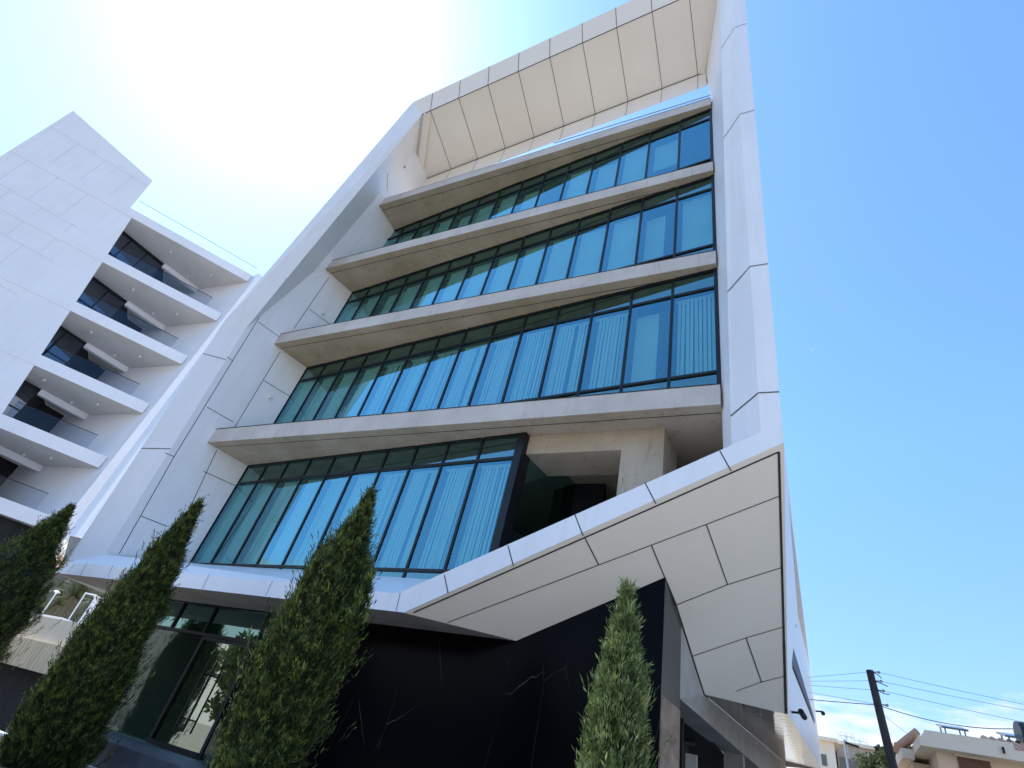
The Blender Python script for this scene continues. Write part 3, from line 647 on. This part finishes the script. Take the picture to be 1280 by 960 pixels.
# ------------------------------------------------------------------ cypress trees
def cypress(name, px, py, y, base_z, prof, label, mat, seed, n=15000, lean=(0, 0), tip2=None):
    rnd = random.Random(seed)
    tip = at(px, py, 'y', y); H = tip.z - base_z; base = V((tip.x + lean[0], tip.y + lean[1], base_z))
    t = empty(name, base, label, 'tree', 'cypress trees in the planter')
    def rad(d):
        for (d0, r0), (d1, r1) in zip(prof[:-1], prof[1:]):
            if d0 <= d <= d1: return r0 + (r1 - r0) * (d - d0) / (d1 - d0)
        return prof[-1][1]
    bumps = [(rnd.uniform(0, 6.283), rnd.uniform(.03, 1), rnd.uniform(.10, .30)) for _ in range(46)]
    def lump(a, u):
        s = 0
        for ba, bu, bs in bumps:
            da = abs((a - ba + math.pi) % 6.283 - math.pi); dz = (u - bu) * 4.5
            s += math.exp(-((da / .38) ** 2 + (dz / bs) ** 2)) * .30
        return s
    f = MB()
    def blade(p, d, L, w):
        sd = d.cross(V((rnd.uniform(-1, 1), rnd.uniform(-1, 1), rnd.uniform(-1, 1)))); sd.normalize(); sd *= w
        f.poly([p - sd * .5, p + d * L * .45 - sd, p + d * L, p + d * L * .45 + sd])
    for i in range(n // 9):
        u = rnd.random() ** .72; d = u * H
        a = rnd.uniform(0, 6.283); lp = lump(a, u); r = rad(d) * (.74 + .62 * lp) * (1 - .34 * rnd.random() ** 2.0)
        c = base.lerp(tip, 1 - u); p = c + V((math.cos(a) * r, math.sin(a) * r, rnd.uniform(-.05, .05)))
        od = V((math.cos(a), math.sin(a), 0))
        dr = (od * rnd.uniform(.05, .42) + V((rnd.gauss(0, .14), rnd.gauss(0, .14), rnd.uniform(.7, 1.1)))).normalized()
        PL = rnd.uniform(.10, .26) * (.7 + .3 * min(1, rad(d) / .4)); k = 13
        for q in range(k):
            tt = (q + rnd.random()) / k; sp_ = .026 * (1 - tt) + .005
            pp = p + dr * PL * (tt - .3) + V((rnd.gauss(0, sp_), rnd.gauss(0, sp_), rnd.gauss(0, .012)))
            dd = (dr + od * rnd.uniform(0, .3) + V((rnd.gauss(0, .32), rnd.gauss(0, .32), rnd.gauss(0, .2)))).normalized(); L = rnd.uniform(.032, .085)
            blade(pp, dd, L, .0048)
            if q % 2: blade(pp + dd * L * .4, (dd + V((rnd.gauss(0, .6), rnd.gauss(0, .6), rnd.gauss(0, .3)))).normalized(), L * .6, .0045)
    # wispy shoots
    for i in range(int(n * .0045)):
        u = rnd.random() ** .8; d = u * H; a = rnd.uniform(0, 6.283); r = rad(d) * (.9 + lump(a, u)); c = base.lerp(tip, 1 - u)
        p = c + V((math.cos(a) * r, math.sin(a) * r, 0)); dr = (V((math.cos(a) * .35, math.sin(a) * .35, 1)) + V((rnd.gauss(0, .15), rnd.gauss(0, .15), 0))).normalized()
        L = rnd.uniform(.10, .26)
        for s in range(7):
            q = p + dr * L * s / 7; blade(q, (dr + V((rnd.gauss(0, .4), rnd.gauss(0, .4), .1))).normalized(), .07, .007)
    if tip2:
        q0, L2 = tip2
        for i in range(500):
            s = rnd.random(); p = q0 + V((0, 0, L2 * (s - 1))) + V((rnd.gauss(0, .09 * (1.05 - s)), rnd.gauss(0, .09 * (1.05 - s)), 0))
            dr = (V((rnd.gauss(0, .3), rnd.gauss(0, .3), 1))).normalized()
            blade(p, dr, .13, .009); blade(p, (dr + V((rnd.gauss(0, .5), rnd.gauss(0, .5), 0))).normalized(), .09, .008)
    f.build('foliage', mat, t)
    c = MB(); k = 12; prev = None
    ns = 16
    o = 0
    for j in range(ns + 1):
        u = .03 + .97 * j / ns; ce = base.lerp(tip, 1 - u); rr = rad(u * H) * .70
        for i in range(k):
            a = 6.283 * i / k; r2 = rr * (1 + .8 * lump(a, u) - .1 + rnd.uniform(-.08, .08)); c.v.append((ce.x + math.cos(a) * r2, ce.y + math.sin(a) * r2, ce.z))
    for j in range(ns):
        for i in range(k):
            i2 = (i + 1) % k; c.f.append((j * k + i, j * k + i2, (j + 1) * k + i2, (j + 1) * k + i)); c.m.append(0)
    c.build('shade_core', 'cypress_shade_core', t)  # near-black shell, paints inner shade and blocks sun through the tree
    tr = MB(); tr.tube(base - V((0, 0, .15)), base.lerp(tip, .5), .09, 10, r2=.03); tr.build('trunk', 'bark', t)
    return t
cypress('cypress_tree', 88, 634, -1.95, .78, [(0, .0), (.35, .13), (1.0, .45), (1.8, .80), (2.6, .85), (4.2, .6)], 'dark cypress at the left edge of the picture, only its upper part in view', 'cypress', 11, 52000)
cypress('cypress_tree', 248, 630, -2.5, .78, [(0, .0), (.3, .075), (.9, .24), (1.8, .47), (2.9, .60), (3.6, .62), (4.3, .5)], 'tall cypress leaning in view before the glass entrance door', 'cypress', 12, 60000)
cypress('cypress_tree', 463, 620, -3.0, .78, [(0, .0), (.25, .06), (.6, .19), (1.1, .38), (1.8, .50), (2.6, .53), (3.3, .45), (4, .3)], 'bushy bright green cypress in front of the black marble, with a side shoot', 'cypress', 13, 60000, tip2=(at(462, 722, 'y', -3.1), .55))
cypress('cypress_tree', 784, 738, -3.2, .78, [(0, .0), (.2, .04), (.5, .12), (.9, .215), (1.4, .26), (2.0, .27), (2.7, .2)], 'small thin grey green cypress at right against the black marble', 'cypress_grey', 14, 24000)

# ------------------------------------------------------------------ far left: wall, palms, lamps
rw = empty('retaining_wall', (-24, 10, 0), 'weathered beige concrete parapet wall over a dark garage opening at far left', 'wall')
mb = MB(); mb.box(-50, -11.0, 10.15, 10.5, 3.25, 4.45); mb.build('parapet', 'concrete_wall', rw)
mb = MB(); mb.box(-50, -11.0, 9.95, 10.5, 1.95, 3.24); mb.build('beam', 'streaky', rw)
mb = MB(); mb.box(-50, -11.0, 10.9, 10.98, -1.3, 3.2); mb.build('garage_shade', 'dark', rw)  # near-black sheet painted as the shade inside the garage
ja = at(63, 872, 'y', 10.0)
mb = MB(); mb.box(ja.x, ja.x + .5, 9.96, 10.3, -1.25, 1.945); mb.box(ja.x + .5, -5.2, 9.96, 10.3, -1.25, 1.945); mb.build('jamb', 'lampwhite', rw)
mb = MB(); mb.box(-50, ja.x, 9.4, 9.6, -1.25, -1.12); mb.build('threshold', 'lampwhite', rw)

def palm(loc, th, cr, nf, seed, label):
    rnd = random.Random(seed); t = empty('palm_tree', loc, label, 'palm', 'palms behind the parapet wall')
    loc = V(loc)
    tr = MB(); tr.tube(loc, loc + V((0, 0, th)), .28, 10, r2=.22); tr.build('trunk', 'trunkpalm', t)
    f = MB(); top = loc + V((0, 0, th))
    for i in range(nf):
        a = 6.283 * i / nf * 2.618 + rnd.uniform(-.2, .2); el = rnd.uniform(-.3, 1.25); p = top.copy(); d = V((math.cos(a) * math.cos(el), math.sin(a) * math.cos(el), math.sin(el)))
        st = cr / 14
        for s in range(14):
            q = p + d * st; f.bar(p, q, .05, .03)
            for sg in (-1, 1):
                sd = d.cross(V((0, 0, 1))).normalized() * sg
                for e_ in (0, .5):
                    L = cr * .28 * (1 - abs(s / 13 - .45)) * rnd.uniform(.8, 1.1); pp = p.lerp(q, e_); td = (sd * .8 + d * .6 + V((0, 0, -.25 + rnd.gauss(0, .1)))).normalized(); w = d * .05
                    f.poly([pp - w, pp + w, pp + td * L])
            p = q; d = (d + V((0, 0, -.085))).normalized()
    f.build('crown', 'palm', t)
palm((-51.5, 25, 4.3), 4.6, 3.6, 26, 1, 'olive palm whose fronds spread under the left end of the white frame')
palm((-46.0, 26, 4.3), 4.4, 3.4, 24, 2, 'palm partly hidden behind the second cypress trunk')
palm((-48.8, 29, 4.3), 5.4, 3.6, 24, 4, 'taller palm behind the white gate post and lamp')
palm((-57.5, 27, 4.3), 4.0, 3.6, 24, 3, 'palm tucked behind the leftmost cypress')
def lamp(px0, py0, px1, py1, y, label):
    a, b = at(px0, py0, 'y', y), at(px1, py1, 'y', y)
    t = empty('lamp_post', (b.x, y, 4.3), label, 'lamp post', 'lamp posts behind the parapet wall')
    mb = MB(); mb.tube((b.x, y, 4.3), (a.x, y, a.z), .05, 8); mb.build('pole', 'lampwhite', t)
    mb = MB(); mb.tube((a.x, y, a.z), (a.x, y, a.z + .12), .30, 14, r2=.06); mb.ball((a.x, y, a.z - .02), .13, 12); mb.build('lamp_head', 'lampwhite', t)
lamp(71, 740, 57, 763, 18, 'slim white post lamp with mushroom head before the palms')
c0 = at(109, 742, 'y', 17); c1 = at(90, 770, 'y', 17)
kw = empty('gate_arm', (c1.x, 17, 4.3), 'white bent metal post with a short top arm before the palms', 'barrier')
mb = MB(); mb.tube((c1.x, 17, 4.3), c0 + V((-.25, 0, 0)), .045, 8); mb.tube(c0 + V((-.3, 0, .02)), c0 + V((1.4, 0, -.05)), .045, 8); mb.build('post', 'lampwhite', kw)
c2 = at(118, 760, 'y', 19)
ks = empty('white_kiosk', (c2.x, 19, 4.3), 'small white slab walled kiosk with dark slots beside the palms', 'kiosk')
mb = MB(); mb.box(c2.x - .9, c2.x + 1.3, 19, 20, 4.3, c2.z + .75); mb.box(c2.x - 1.0, c2.x + 1.4, 18.9, 20.1, c2.z + .76, c2.z + .86); mb.build('wall', 'rendered', ks)
mb = MB()
for j in range(3): mb.box(c2.x + .1, c2.x + 1.2, 18.98, 19.02, c2.z - .7 + j * .42, c2.z - .5 + j * .42)
mb.build('slot', 'dark', ks)
c3 = at(45, 770, 'y', 14)
lb = empty('low_white_block', (c3.x, 14, 4.3), 'low white roof upstand running behind the parapet wall', 'roof block')
mb = MB(); mb.box(c3.x - 3, c3.x + 3.2, 14, 15, 4.3, c3.z + .1); mb.box(c3.x - 3.05, c3.x + 3.25, 13.95, 15.05, c3.z + .102, c3.z + .18); mb.build('wall', 'rendered', lb)
c4 = at(71, 703, 'y', 30)
th = empty('tiled_house', (c4.x, 32, 4.3), 'pink tiled roof glimpsed between the left cypress and the white frame', 'house')
mb = MB(); mb.box(c4.x - 5, c4.x + 4, 30.5, 36, 4.3, c4.z - .3); mb.build('wall', 'darkwall', th)
mb = MB(); mb.poly([(c4.x - 5.5, 30, c4.z - .6), (c4.x + 4.5, 30, c4.z - .6), (c4.x + 4.0, 33, c4.z + 2.2), (c4.x - 5, 33, c4.z + 2.2)]); mb.poly([(c4.x - 5.5, 36.5, c4.z - .6), (c4.x + 4.5, 36.5, c4.z - .6), (c4.x + 4.0, 33, c4.z + 2.2), (c4.x - 5, 33, c4.z + 2.2)]); mb.build('roof', 'tile', th)

# ------------------------------------------------------------------ right side: pole, cables, houses
pt, pb_ = at(1087, 838, 'y', 14), at(1117, 962, 'y', 14)
dr = (pb_ - pt).normalized(); gz = terrain(17, 14); pbase = pt + dr * ((gz - .1 - pt.z) / dr.z)
up_ = empty('utility_pole', pbase, 'dark tarred wooden utility pole leaning slightly, wires running both ways', 'utility pole')
mb = MB(); mb.tube(pbase, pt, .145, 14, r2=.105); mb.build('pole', 'polewood', up_, smooth=False)
ins = MB(); Y = 14
heights = [.02, .28, .55, .95]
for h in heights:
    p = pt + dr * (h / -dr.z if dr.z else h); p = pt + dr * (h + .02)
    ins.tube(p, p + V((.22, -.05, 0)), .02, 6); ins.ball(p + V((.24, -.05, .0)), .045, 8)
ins.build('insulator', 'greymetal', up_)
def cable(a, b, sag, r, mat, label, n=14, group=None):
    pts = [a.lerp(b, i / n) - V((0, 0, sag * 4 * (i / n) * (1 - i / n))) for i in range(n + 1)]
    mb = MB(); mb.path(pts, r, 5); o = mb.build('overhead_cable', mat, None, origin=a); tag(o, label, 'cable', group); return o
def ext(p, q, k): return p + (q - p) * k
wr = [((1090, 838), (1280, 872)), ((1093, 848), (1280, 879)), ((1096, 858), (1280, 894))]
for i, (a, b) in enumerate(wr):
    A, B = pt + dr * (heights[i] + .02) + V((.24, -.05, 0)), at(*b, 'y', 14)
    cable(A, ext(A, B, 4), .25, .0075, 'wirelight', ['topmost thin wire running right from the pole', 'second thin wire running right from the pole', 'third thin wire running right from the pole, lowest of the thin three'][i], group='thin wires right of the pole')
for i, py in enumerate((844, 849, 854, 863)):
    A, B = pt + dr * (heights[i] + .02), at(1012, py, 'y', 16)
    cable(A, ext(A, B, 5), .1, .007, 'wirelight', ['topmost thin wire running left behind the white building', 'second thin wire running left behind the white building', 'third thin wire running left behind the white building', 'lowest thin wire running left behind the white building'][i], group='thin wires left of the pole')
A = at(1094, 881, 'y', 14); B = at(1015, 872, 'y', 15); cable(A, ext(A, B, 5), .1, .012, 'wire', 'thick dark cable running left from the middle of the pole')
B = at(1266, 911, 'y', 15.5); cable(A + V((.1, 0, 0)), B, .18, .012, 'wire', 'thick dark cable running right from the pole to the peach house')
cable(at(1100, 890, 'y', 14), at(1140, 921, 'y', 16), .02, .006, 'wirelight', 'faint service line slanting down from the pole to the peach house', n=5)
mb = MB()
for (x0, y0), (x1, y1), (x2, y2) in (((1086, 839), (1096, 841), (1102, 848)), ((1090, 850), (1098, 853), (1110, 858)), ((1094, 858), (1100, 868), (1112, 868)), ((1094, 880), (1092, 884), (1097, 888))):
    p, q, r_ = at(x0, y0, 'y', 13.9), at(x1, y1, 'y', 13.9), at(x2, y2, 'y', 13.9)
    mb.path([(p * (1 - t) ** 2 + q * 2 * t * (1 - t) + r_ * t * t) for t in [i / 6 for i in range(7)]], .014, 5)
mb.build('jumper_wire', 'wire', up_)

sl_a, sl_b = at(1055, 925, 'y', 30), at(1064, 931, 'y', 30); g0 = terrain(17, 30)
sla = empty('street_lamp', (sl_a.x, 30, g0), 'dark street lamp with a short arm beyond the utility pole', 'street lamp')
mb = MB(); mb.tube((sl_a.x + .05, 30, g0), sl_a, .07, 8, r2=.05); mb.tube(sl_a, sl_b + V((-.2, 0, .05)), .045, 8); mb.build('pole', 'greymetal', sla)
mb = MB(); mb.bar(sl_b + V((-.25, 0, .04)), sl_b + V((.35, 0, -.06)), .2, .1); mb.build('lamp_head', 'frame', sla)

# peach house
PH = empty('peach_house', (22, 19, 2), 'peach rendered house with flat eaves, brown shutter and tiled parapet at far right', 'house')
hx, hy, gz = 18.45, 16.0, 1.6
mb = MB(); mb.box(hx, 29, hy, 26, gz, 6.05); mb.box(hx - .5, hx - .001, hy + 1.6, 24, gz, 5.9); mb.build('wall', 'peach', PH)
mb = MB(); mb.box(hx - .45, 29.5, hy - .55, 26.5, 6.05, 6.32, 0); mb.box(hx - .25, 20.35, hy - .55, hy - .40, 6.321, 6.50, 0); mb.box(hx - .8, hx - .451, hy + 1.2, 25, 5.92, 6.2, 0)
mb.box(hx - .25, hx - .12, hy - .399, 26, 6.321, 6.50, 0); mb.build('eaves', 'peach2', PH)
mb = MB()
for i in range(15):
    x = 20.1 + i * .22; mb.tube((x, hy - .5, 6.30), (x + .02, hy + 1.6, 6.95), .09, 8)
mb.build('tiled_roof', 'tile', PH); mb = MB()
for i in range(6):
    y = hy + 1.3 + i * .22; mb.tube((hx - .85, y, 6.25), (hx - .2, y, 6.8), .11, 8)
mb.build('tiled_roof', 'tile', PH)
w0 = at(1196, 945.5, 'y', hy - .03); w1 = at(1237, 952, 'y', hy - .03)
mb = MB(); mb.box(w0.x, w1.x, hy - .04, hy + .02, w0.z - 1.5, w0.z); wo = mb.build('window', 'brownwin', PH)
h = MB(); h.box(w0.x - .06, w1.x + .06, hy - .09, hy - .042, w0.z + .003, w0.z + .06); ho = h.build('lintel', 'peach2', None); ho.parent = wo; ho.location = -WL[wo.name]
mb = MB(); p = at(1254, 936, 'y', hy - .6); mb.tube(p, p + V((0, 0, -.12)), .03, 8); mb.ball(p + V((0, 0, .02)), .035, 8); mb.build('outdoor_light', 'frame', PH)
wt = at(1289, 917, 'y', 18.0)
tk = empty('water_tank', (wt.x, 18, 6.9), 'black cylindrical water tank on the roof of the peach house', 'water tank')
mb = MB(); mb.tube(wt + V((-.35, 0, -.05)), wt + V((1.1, .1, -.05)), .36, 16); mb.build('tank', 'blacktank', tk, smooth=False)
mb = MB()
for dx in (-.2, .5, 1.0): mb.tube(wt + V((dx, -.2, -.35)), (wt.x + dx, 17.8, 6.2), .025, 6); mb.tube(wt + V((dx, .2, -.35)), (wt.x + dx, 18.2, 6.2), .025, 6)
mb.build('stand', 'greymetal', tk)
sp0 = at(1190, 911, 'y', 19); 
def panel(c, w, tilt, label):
    t = empty('solar_panel', (c.x, c.y, c.z - .5), label, 'solar panel', 'solar panels on the peach house roof')
    mb = MB(); mb.hexa([c + V((-w, -.5, -.12)), c + V((w, -.5, -.12)), c + V((w, .5, .12 + tilt)), c + V((-w, .5, .12 + tilt))], [c + V((-w, -.5, -.06)), c + V((w, -.5, -.06)), c + V((w, .5, .18 + tilt)), c + V((-w, .5, .18 + tilt))]); mb.build('collector', 'solar', t)
    mb = MB()
    for dx in (-w + .1, w - .1): mb.tube(c + V((dx, .4, .1)), (c.x + dx, c.y + .4, 6.2), .025, 6); mb.tube(c + V((dx, -.4, -.1)), (c.x + dx, c.y - .4, 6.2), .025, 6)
    mb.build('stand', 'greymetal', t)
panel(sp0, .38, .02, 'small dark solar panel on thin legs near the left roof edge')
panel(at(1268, 922, 'y', 17.6), .34, .03, 'solar panel just below the black water tank')

# distant beige houses
def house(name, x0, x1, y0, y1, z0, z1, mat, label, wins, cap=True):
    t = empty(name, ((x0 + x1) / 2, (y0 + y1) / 2, z0), label, 'house')
    mb = MB(); mb.box(x0, x1, y0, y1, z0, z1); mb.build('wall', mat, t)
    mb = MB(); mb.box(x0 - .25, x1 + .25, y0 - .3, y1 + .2, z1 + .002, z1 + .22); mb.build('roof', 'peach2', t)
    for (a, b, c, d) in wins:
        mb = MB(); mb.box(a, b, y0 - .04, y0 + .02, c, d); mb.build('window', 'darkglass', t)
    return t
p = [at(1023, 921, 'y', 44), at(1046, 924, 'y', 44), at(1042, 960, 'y', 44)]
house('distant_house', 14.4, 16.55, 44, 52, 5.5, p[0].z - .2, 'peach2', 'narrow peach distant house beside the white flank wall', [(15.6, 15.95, 9.0, 9.7)])
q0, q1 = at(1049, 946, 'y', 47), at(1076, 951, 'y', 47)
hb = house('distant_house', 16.75, 20.6, 47, 54, 5.5, at(1070, 934, 'y', 47).z, 'beige', 'long low beige distant house behind the street lamp', [(q0.x, q0.x + .75, q0.z - .8, q0.z), (q1.x - .55, q1.x + .25, q1.z - .55, q1.z + .1)])
def antenna(px, py, y, h, label):
    a = at(px, py, 'y', y); t = empty('roof_antenna', (a.x, a.y, a.z - h), label, 'antenna', 'aerials on the distant roofs')
    mb = MB(); mb.tube((a.x, a.y, a.z - h), a, .03, 6); mb.build('mast', 'wirelight', t)
    mb = MB()
    mb.tube(a + V((-.5, 0, -.1)), a + V((.5, 0, -.15)), .02, 5)
    for i in range(6): x = -.5 + i * .2; mb.tube(a + V((x, -.02, -.42)), a + V((x, .02, .18)), .012, 5)
    mb.build('aerial', 'wirelight', t)
antenna(1074, 924, 48, 1.4, 'pale television aerial on the long beige roof')
antenna(1057, 918, 46, 1.6, 'pale television aerial on the roof nearest the white flank')

def leafy(name, c, rx, rz, n, mat, label, seed, trunk_z, L=.28, cone=False, cat='tree', group=None):
    rnd = random.Random(seed); c = V(c); t = empty(name, (c.x, c.y, trunk_z), label, cat, group); f = MB()
    cl = [(V((rnd.gauss(0, .5) * rx, rnd.gauss(0, .5) * rx, rnd.gauss(0, .45) * rz)), rnd.uniform(.28, .5)) for _ in range(22)]
    for i in range(n):
        if cone:
            u = rnd.random() ** .6; a = rnd.uniform(0, 6.283); r = rx * u * rnd.uniform(.5, 1) * (1 + .35 * math.sin(u * 34)); p = c + V((math.cos(a) * r, math.sin(a) * r, rz * (1 - 2 * u)))
        else:
            o, rr = rnd.choice(cl); d = V((rnd.gauss(0, 1), rnd.gauss(0, 1), rnd.gauss(0, 1))).normalized() * rr * rnd.random() ** .4; p = c + o + V((d.x * rx, d.y * rx, d.z * rz))
        d = V((rnd.gauss(0, 1), rnd.gauss(0, 1), rnd.gauss(.3, 1))).normalized(); s = d.cross(V((rnd.gauss(0, 1), rnd.gauss(0, 1), rnd.gauss(0, 1)))).normalized(); l = L * rnd.uniform(.6, 1.3)
        f.poly([p - s * l * .25, p + d * l * .5 - s * l * .3, p + d * l, p + d * l * .5 + s * l * .3])
    f.build('crown', mat, t)
    tr = MB(); tr.tube((c.x, c.y, trunk_z), (c.x, c.y, c.z - rz * .1), .16, 8, r2=.08)
    for k in range(5):
        a = k * 1.3; tr.tube((c.x, c.y, c.z - rz * .5), c + V((math.cos(a) * rx * .6, math.sin(a) * rx * .6, rz * .2)), .07, 6, r2=.03)
    tr.build('trunk', 'bark', t)
tc_ = at(1100, 944, 'y', 44); leafy('conifer', tc_ + V((0, 0, -1.0)), .8, 1.5, 2600, 'conifer', 'dark conical conifer behind the utility pole', 5, 5.5, .3, cone=True)
for i, (px, py, rx, lb_) in enumerate(((1089, 964, 1.0, 'olive bush left of the utility pole foot'), (1110, 964, 1.1, 'olive bush right behind the utility pole'), (1133, 968, 1.0, 'olive bush beside the peach house corner'))):
    leafy('olive_tree', at(px, py, 'y', 40), rx, .9, 2600, 'bush', lb_, 20 + i, 5.0, .2, group='olive bushes round the pole')
ch = at(1142, 949, 'y', 24)
bt = empty('outbuilding', (ch.x, 24.5, 3), 'tiny beige outbuilding between bush and peach house', 'shed')
mb = MB(); mb.box(ch.x - .35, ch.x + .45, 24, 25.5, 3, ch.z + .2); mb.build('wall', 'beige', bt)
mb = MB(); mb.box(ch.x - .45, ch.x + .55, 23.9, 25.6, ch.z + .202, ch.z + .3); mb.build('roof', 'tile', bt)

# white low wall and rail seen under the side beam
v0, v1 = at(851, 940, 'y', 6.5), at(868, 940, 'y', 6.5)
bw = empty('boundary_wall', (v0.x, 6.5, 0), 'pale low wall with a steel rail glimpsed under the side beam', 'wall')
mb = MB(); mb.box(v0.x - .15, v1.x + .05, 6.5, 6.6, 0, v0.z); mb.build('wall', 'lampwhite', bw)
mb = MB(); mb.tube((v0.x - .2, 6.45, v0.z + .22), (v1.x + .02, 6.45, v0.z + .2), .045, 8); mb.build('rail', 'steel', bw)

# trees across the street (mirrored in the entrance glass and the marble)
rt = None
for i, (x, y) in enumerate(((-24, -27), (-17, -24), (-10, -26), (-3, -25), (4, -27), (11, -25), (18, -26), (26, -25))):
    if rt is None:
        leafy('street_tree', (x, y, 4.6), 3.4, 2.8, 5000, 'bush', 'leafy tree across the street behind the viewer', 77, 0, .5, group='trees across the street')
        rt = bpy.data.objects['street_tree']; kids = list(rt.children)
    else:
        c = rt.copy(); col.objects.link(c); c.location = (x, y, 0); c.rotation_euler = (0, 0, i * 1.1)
        for k_ in kids: link_copy(k_, c)

# ------------------------------------------------------------------ light
SUN = V((-.5507, .056, .8328)).normalized()
EL = math.asin(SUN.z); AZ = math.atan2(SUN.x, SUN.y)
sd = bpy.data.lights.new('sun', 'SUN'); so = bpy.data.objects.new('sun', sd); col.objects.link(so)
sd.energy = 5.0; sd.angle = R(.53); sd.color = (1.0, .955, .88)
so.rotation_euler = SUN.to_track_quat('Z', 'Y').to_euler(); so.location = (0, 0, 60)
w = bpy.data.worlds.new('World'); scene.world = w; w.use_nodes = True
nt = w.node_tree; nt.nodes.clear()
out = nt.nodes.new('ShaderNodeOutputWorld'); bg = nt.nodes.new('ShaderNodeBackground'); bg.inputs[1].default_value = .15
sky = nt.nodes.new('ShaderNodeTexSky'); sky.sky_type = 'NISHITA'; sky.sun_disc = False
sky.sun_elevation = EL; sky.sun_rotation = AZ; sky.air_density = 1.0; sky.dust_density = .45; sky.ozone_density = 1.2; sky.altitude = 100
# thin clouds near the horizon
tc = nt.nodes.new('ShaderNodeTexCoord'); sx = nt.nodes.new('ShaderNodeSeparateXYZ'); nt.links.new(tc.outputs['Generated'], sx.inputs[0])
mp = nt.nodes.new('ShaderNodeMapping'); mp.inputs['Scale'].default_value = (2.2, 2.2, 9.0); nt.links.new(tc.outputs['Generated'], mp.inputs['Vector'])
nz = nt.nodes.new('ShaderNodeTexNoise'); nz.inputs['Scale'].default_value = 2.6; nz.inputs['Detail'].default_value = 7; nz.inputs['Roughness'].default_value = .55
nt.links.new(mp.outputs[0], nz.inputs['Vector'])
mz = nt.nodes.new('ShaderNodeMapRange'); mz.inputs[1].default_value = .12; mz.inputs[2].default_value = .30; mz.inputs[3].default_value = .36; mz.inputs[4].default_value = -.25; nt.links.new(sx.outputs[2], mz.inputs[0])
ad = nt.nodes.new('ShaderNodeMath'); ad.operation = 'ADD'; nt.links.new(nz.outputs[0], ad.inputs[0]); nt.links.new(mz.outputs[0], ad.inputs[1])
cr = nt.nodes.new('ShaderNodeValToRGB'); cr.color_ramp.elements[0].position = .46; cr.color_ramp.elements[1].position = .62; nt.links.new(ad.outputs[0], cr.inputs[0])
mx = nt.nodes.new('ShaderNodeMix'); mx.data_type = 'RGBA'; mx.inputs[7].default_value = (7.4, 7.5, 7.6, 1)
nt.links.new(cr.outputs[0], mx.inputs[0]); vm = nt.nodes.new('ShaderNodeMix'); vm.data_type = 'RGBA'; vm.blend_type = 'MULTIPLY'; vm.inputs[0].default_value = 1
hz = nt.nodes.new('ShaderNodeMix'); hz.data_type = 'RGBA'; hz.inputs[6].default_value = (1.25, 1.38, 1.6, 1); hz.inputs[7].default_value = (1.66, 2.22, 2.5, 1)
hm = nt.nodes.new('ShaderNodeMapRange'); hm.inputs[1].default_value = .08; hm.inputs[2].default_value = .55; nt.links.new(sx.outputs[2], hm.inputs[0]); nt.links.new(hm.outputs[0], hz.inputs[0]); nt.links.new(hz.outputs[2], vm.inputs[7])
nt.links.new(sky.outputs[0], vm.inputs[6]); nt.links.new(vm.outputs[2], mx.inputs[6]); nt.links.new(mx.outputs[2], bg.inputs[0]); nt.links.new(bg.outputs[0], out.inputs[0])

scene.view_settings.view_transform = 'Standard'; scene.view_settings.look = 'None'; scene.view_settings.exposure = 0; scene.view_settings.gamma = 1
scene.cycles.max_bounces = 8; scene.cycles.transparent_max_bounces = 16; scene.cycles.diffuse_bounces = 4; scene.cycles.glossy_bounces = 4
scene.cycles.use_denoising = True
scene.cycles.sample_clamp_indirect = 8
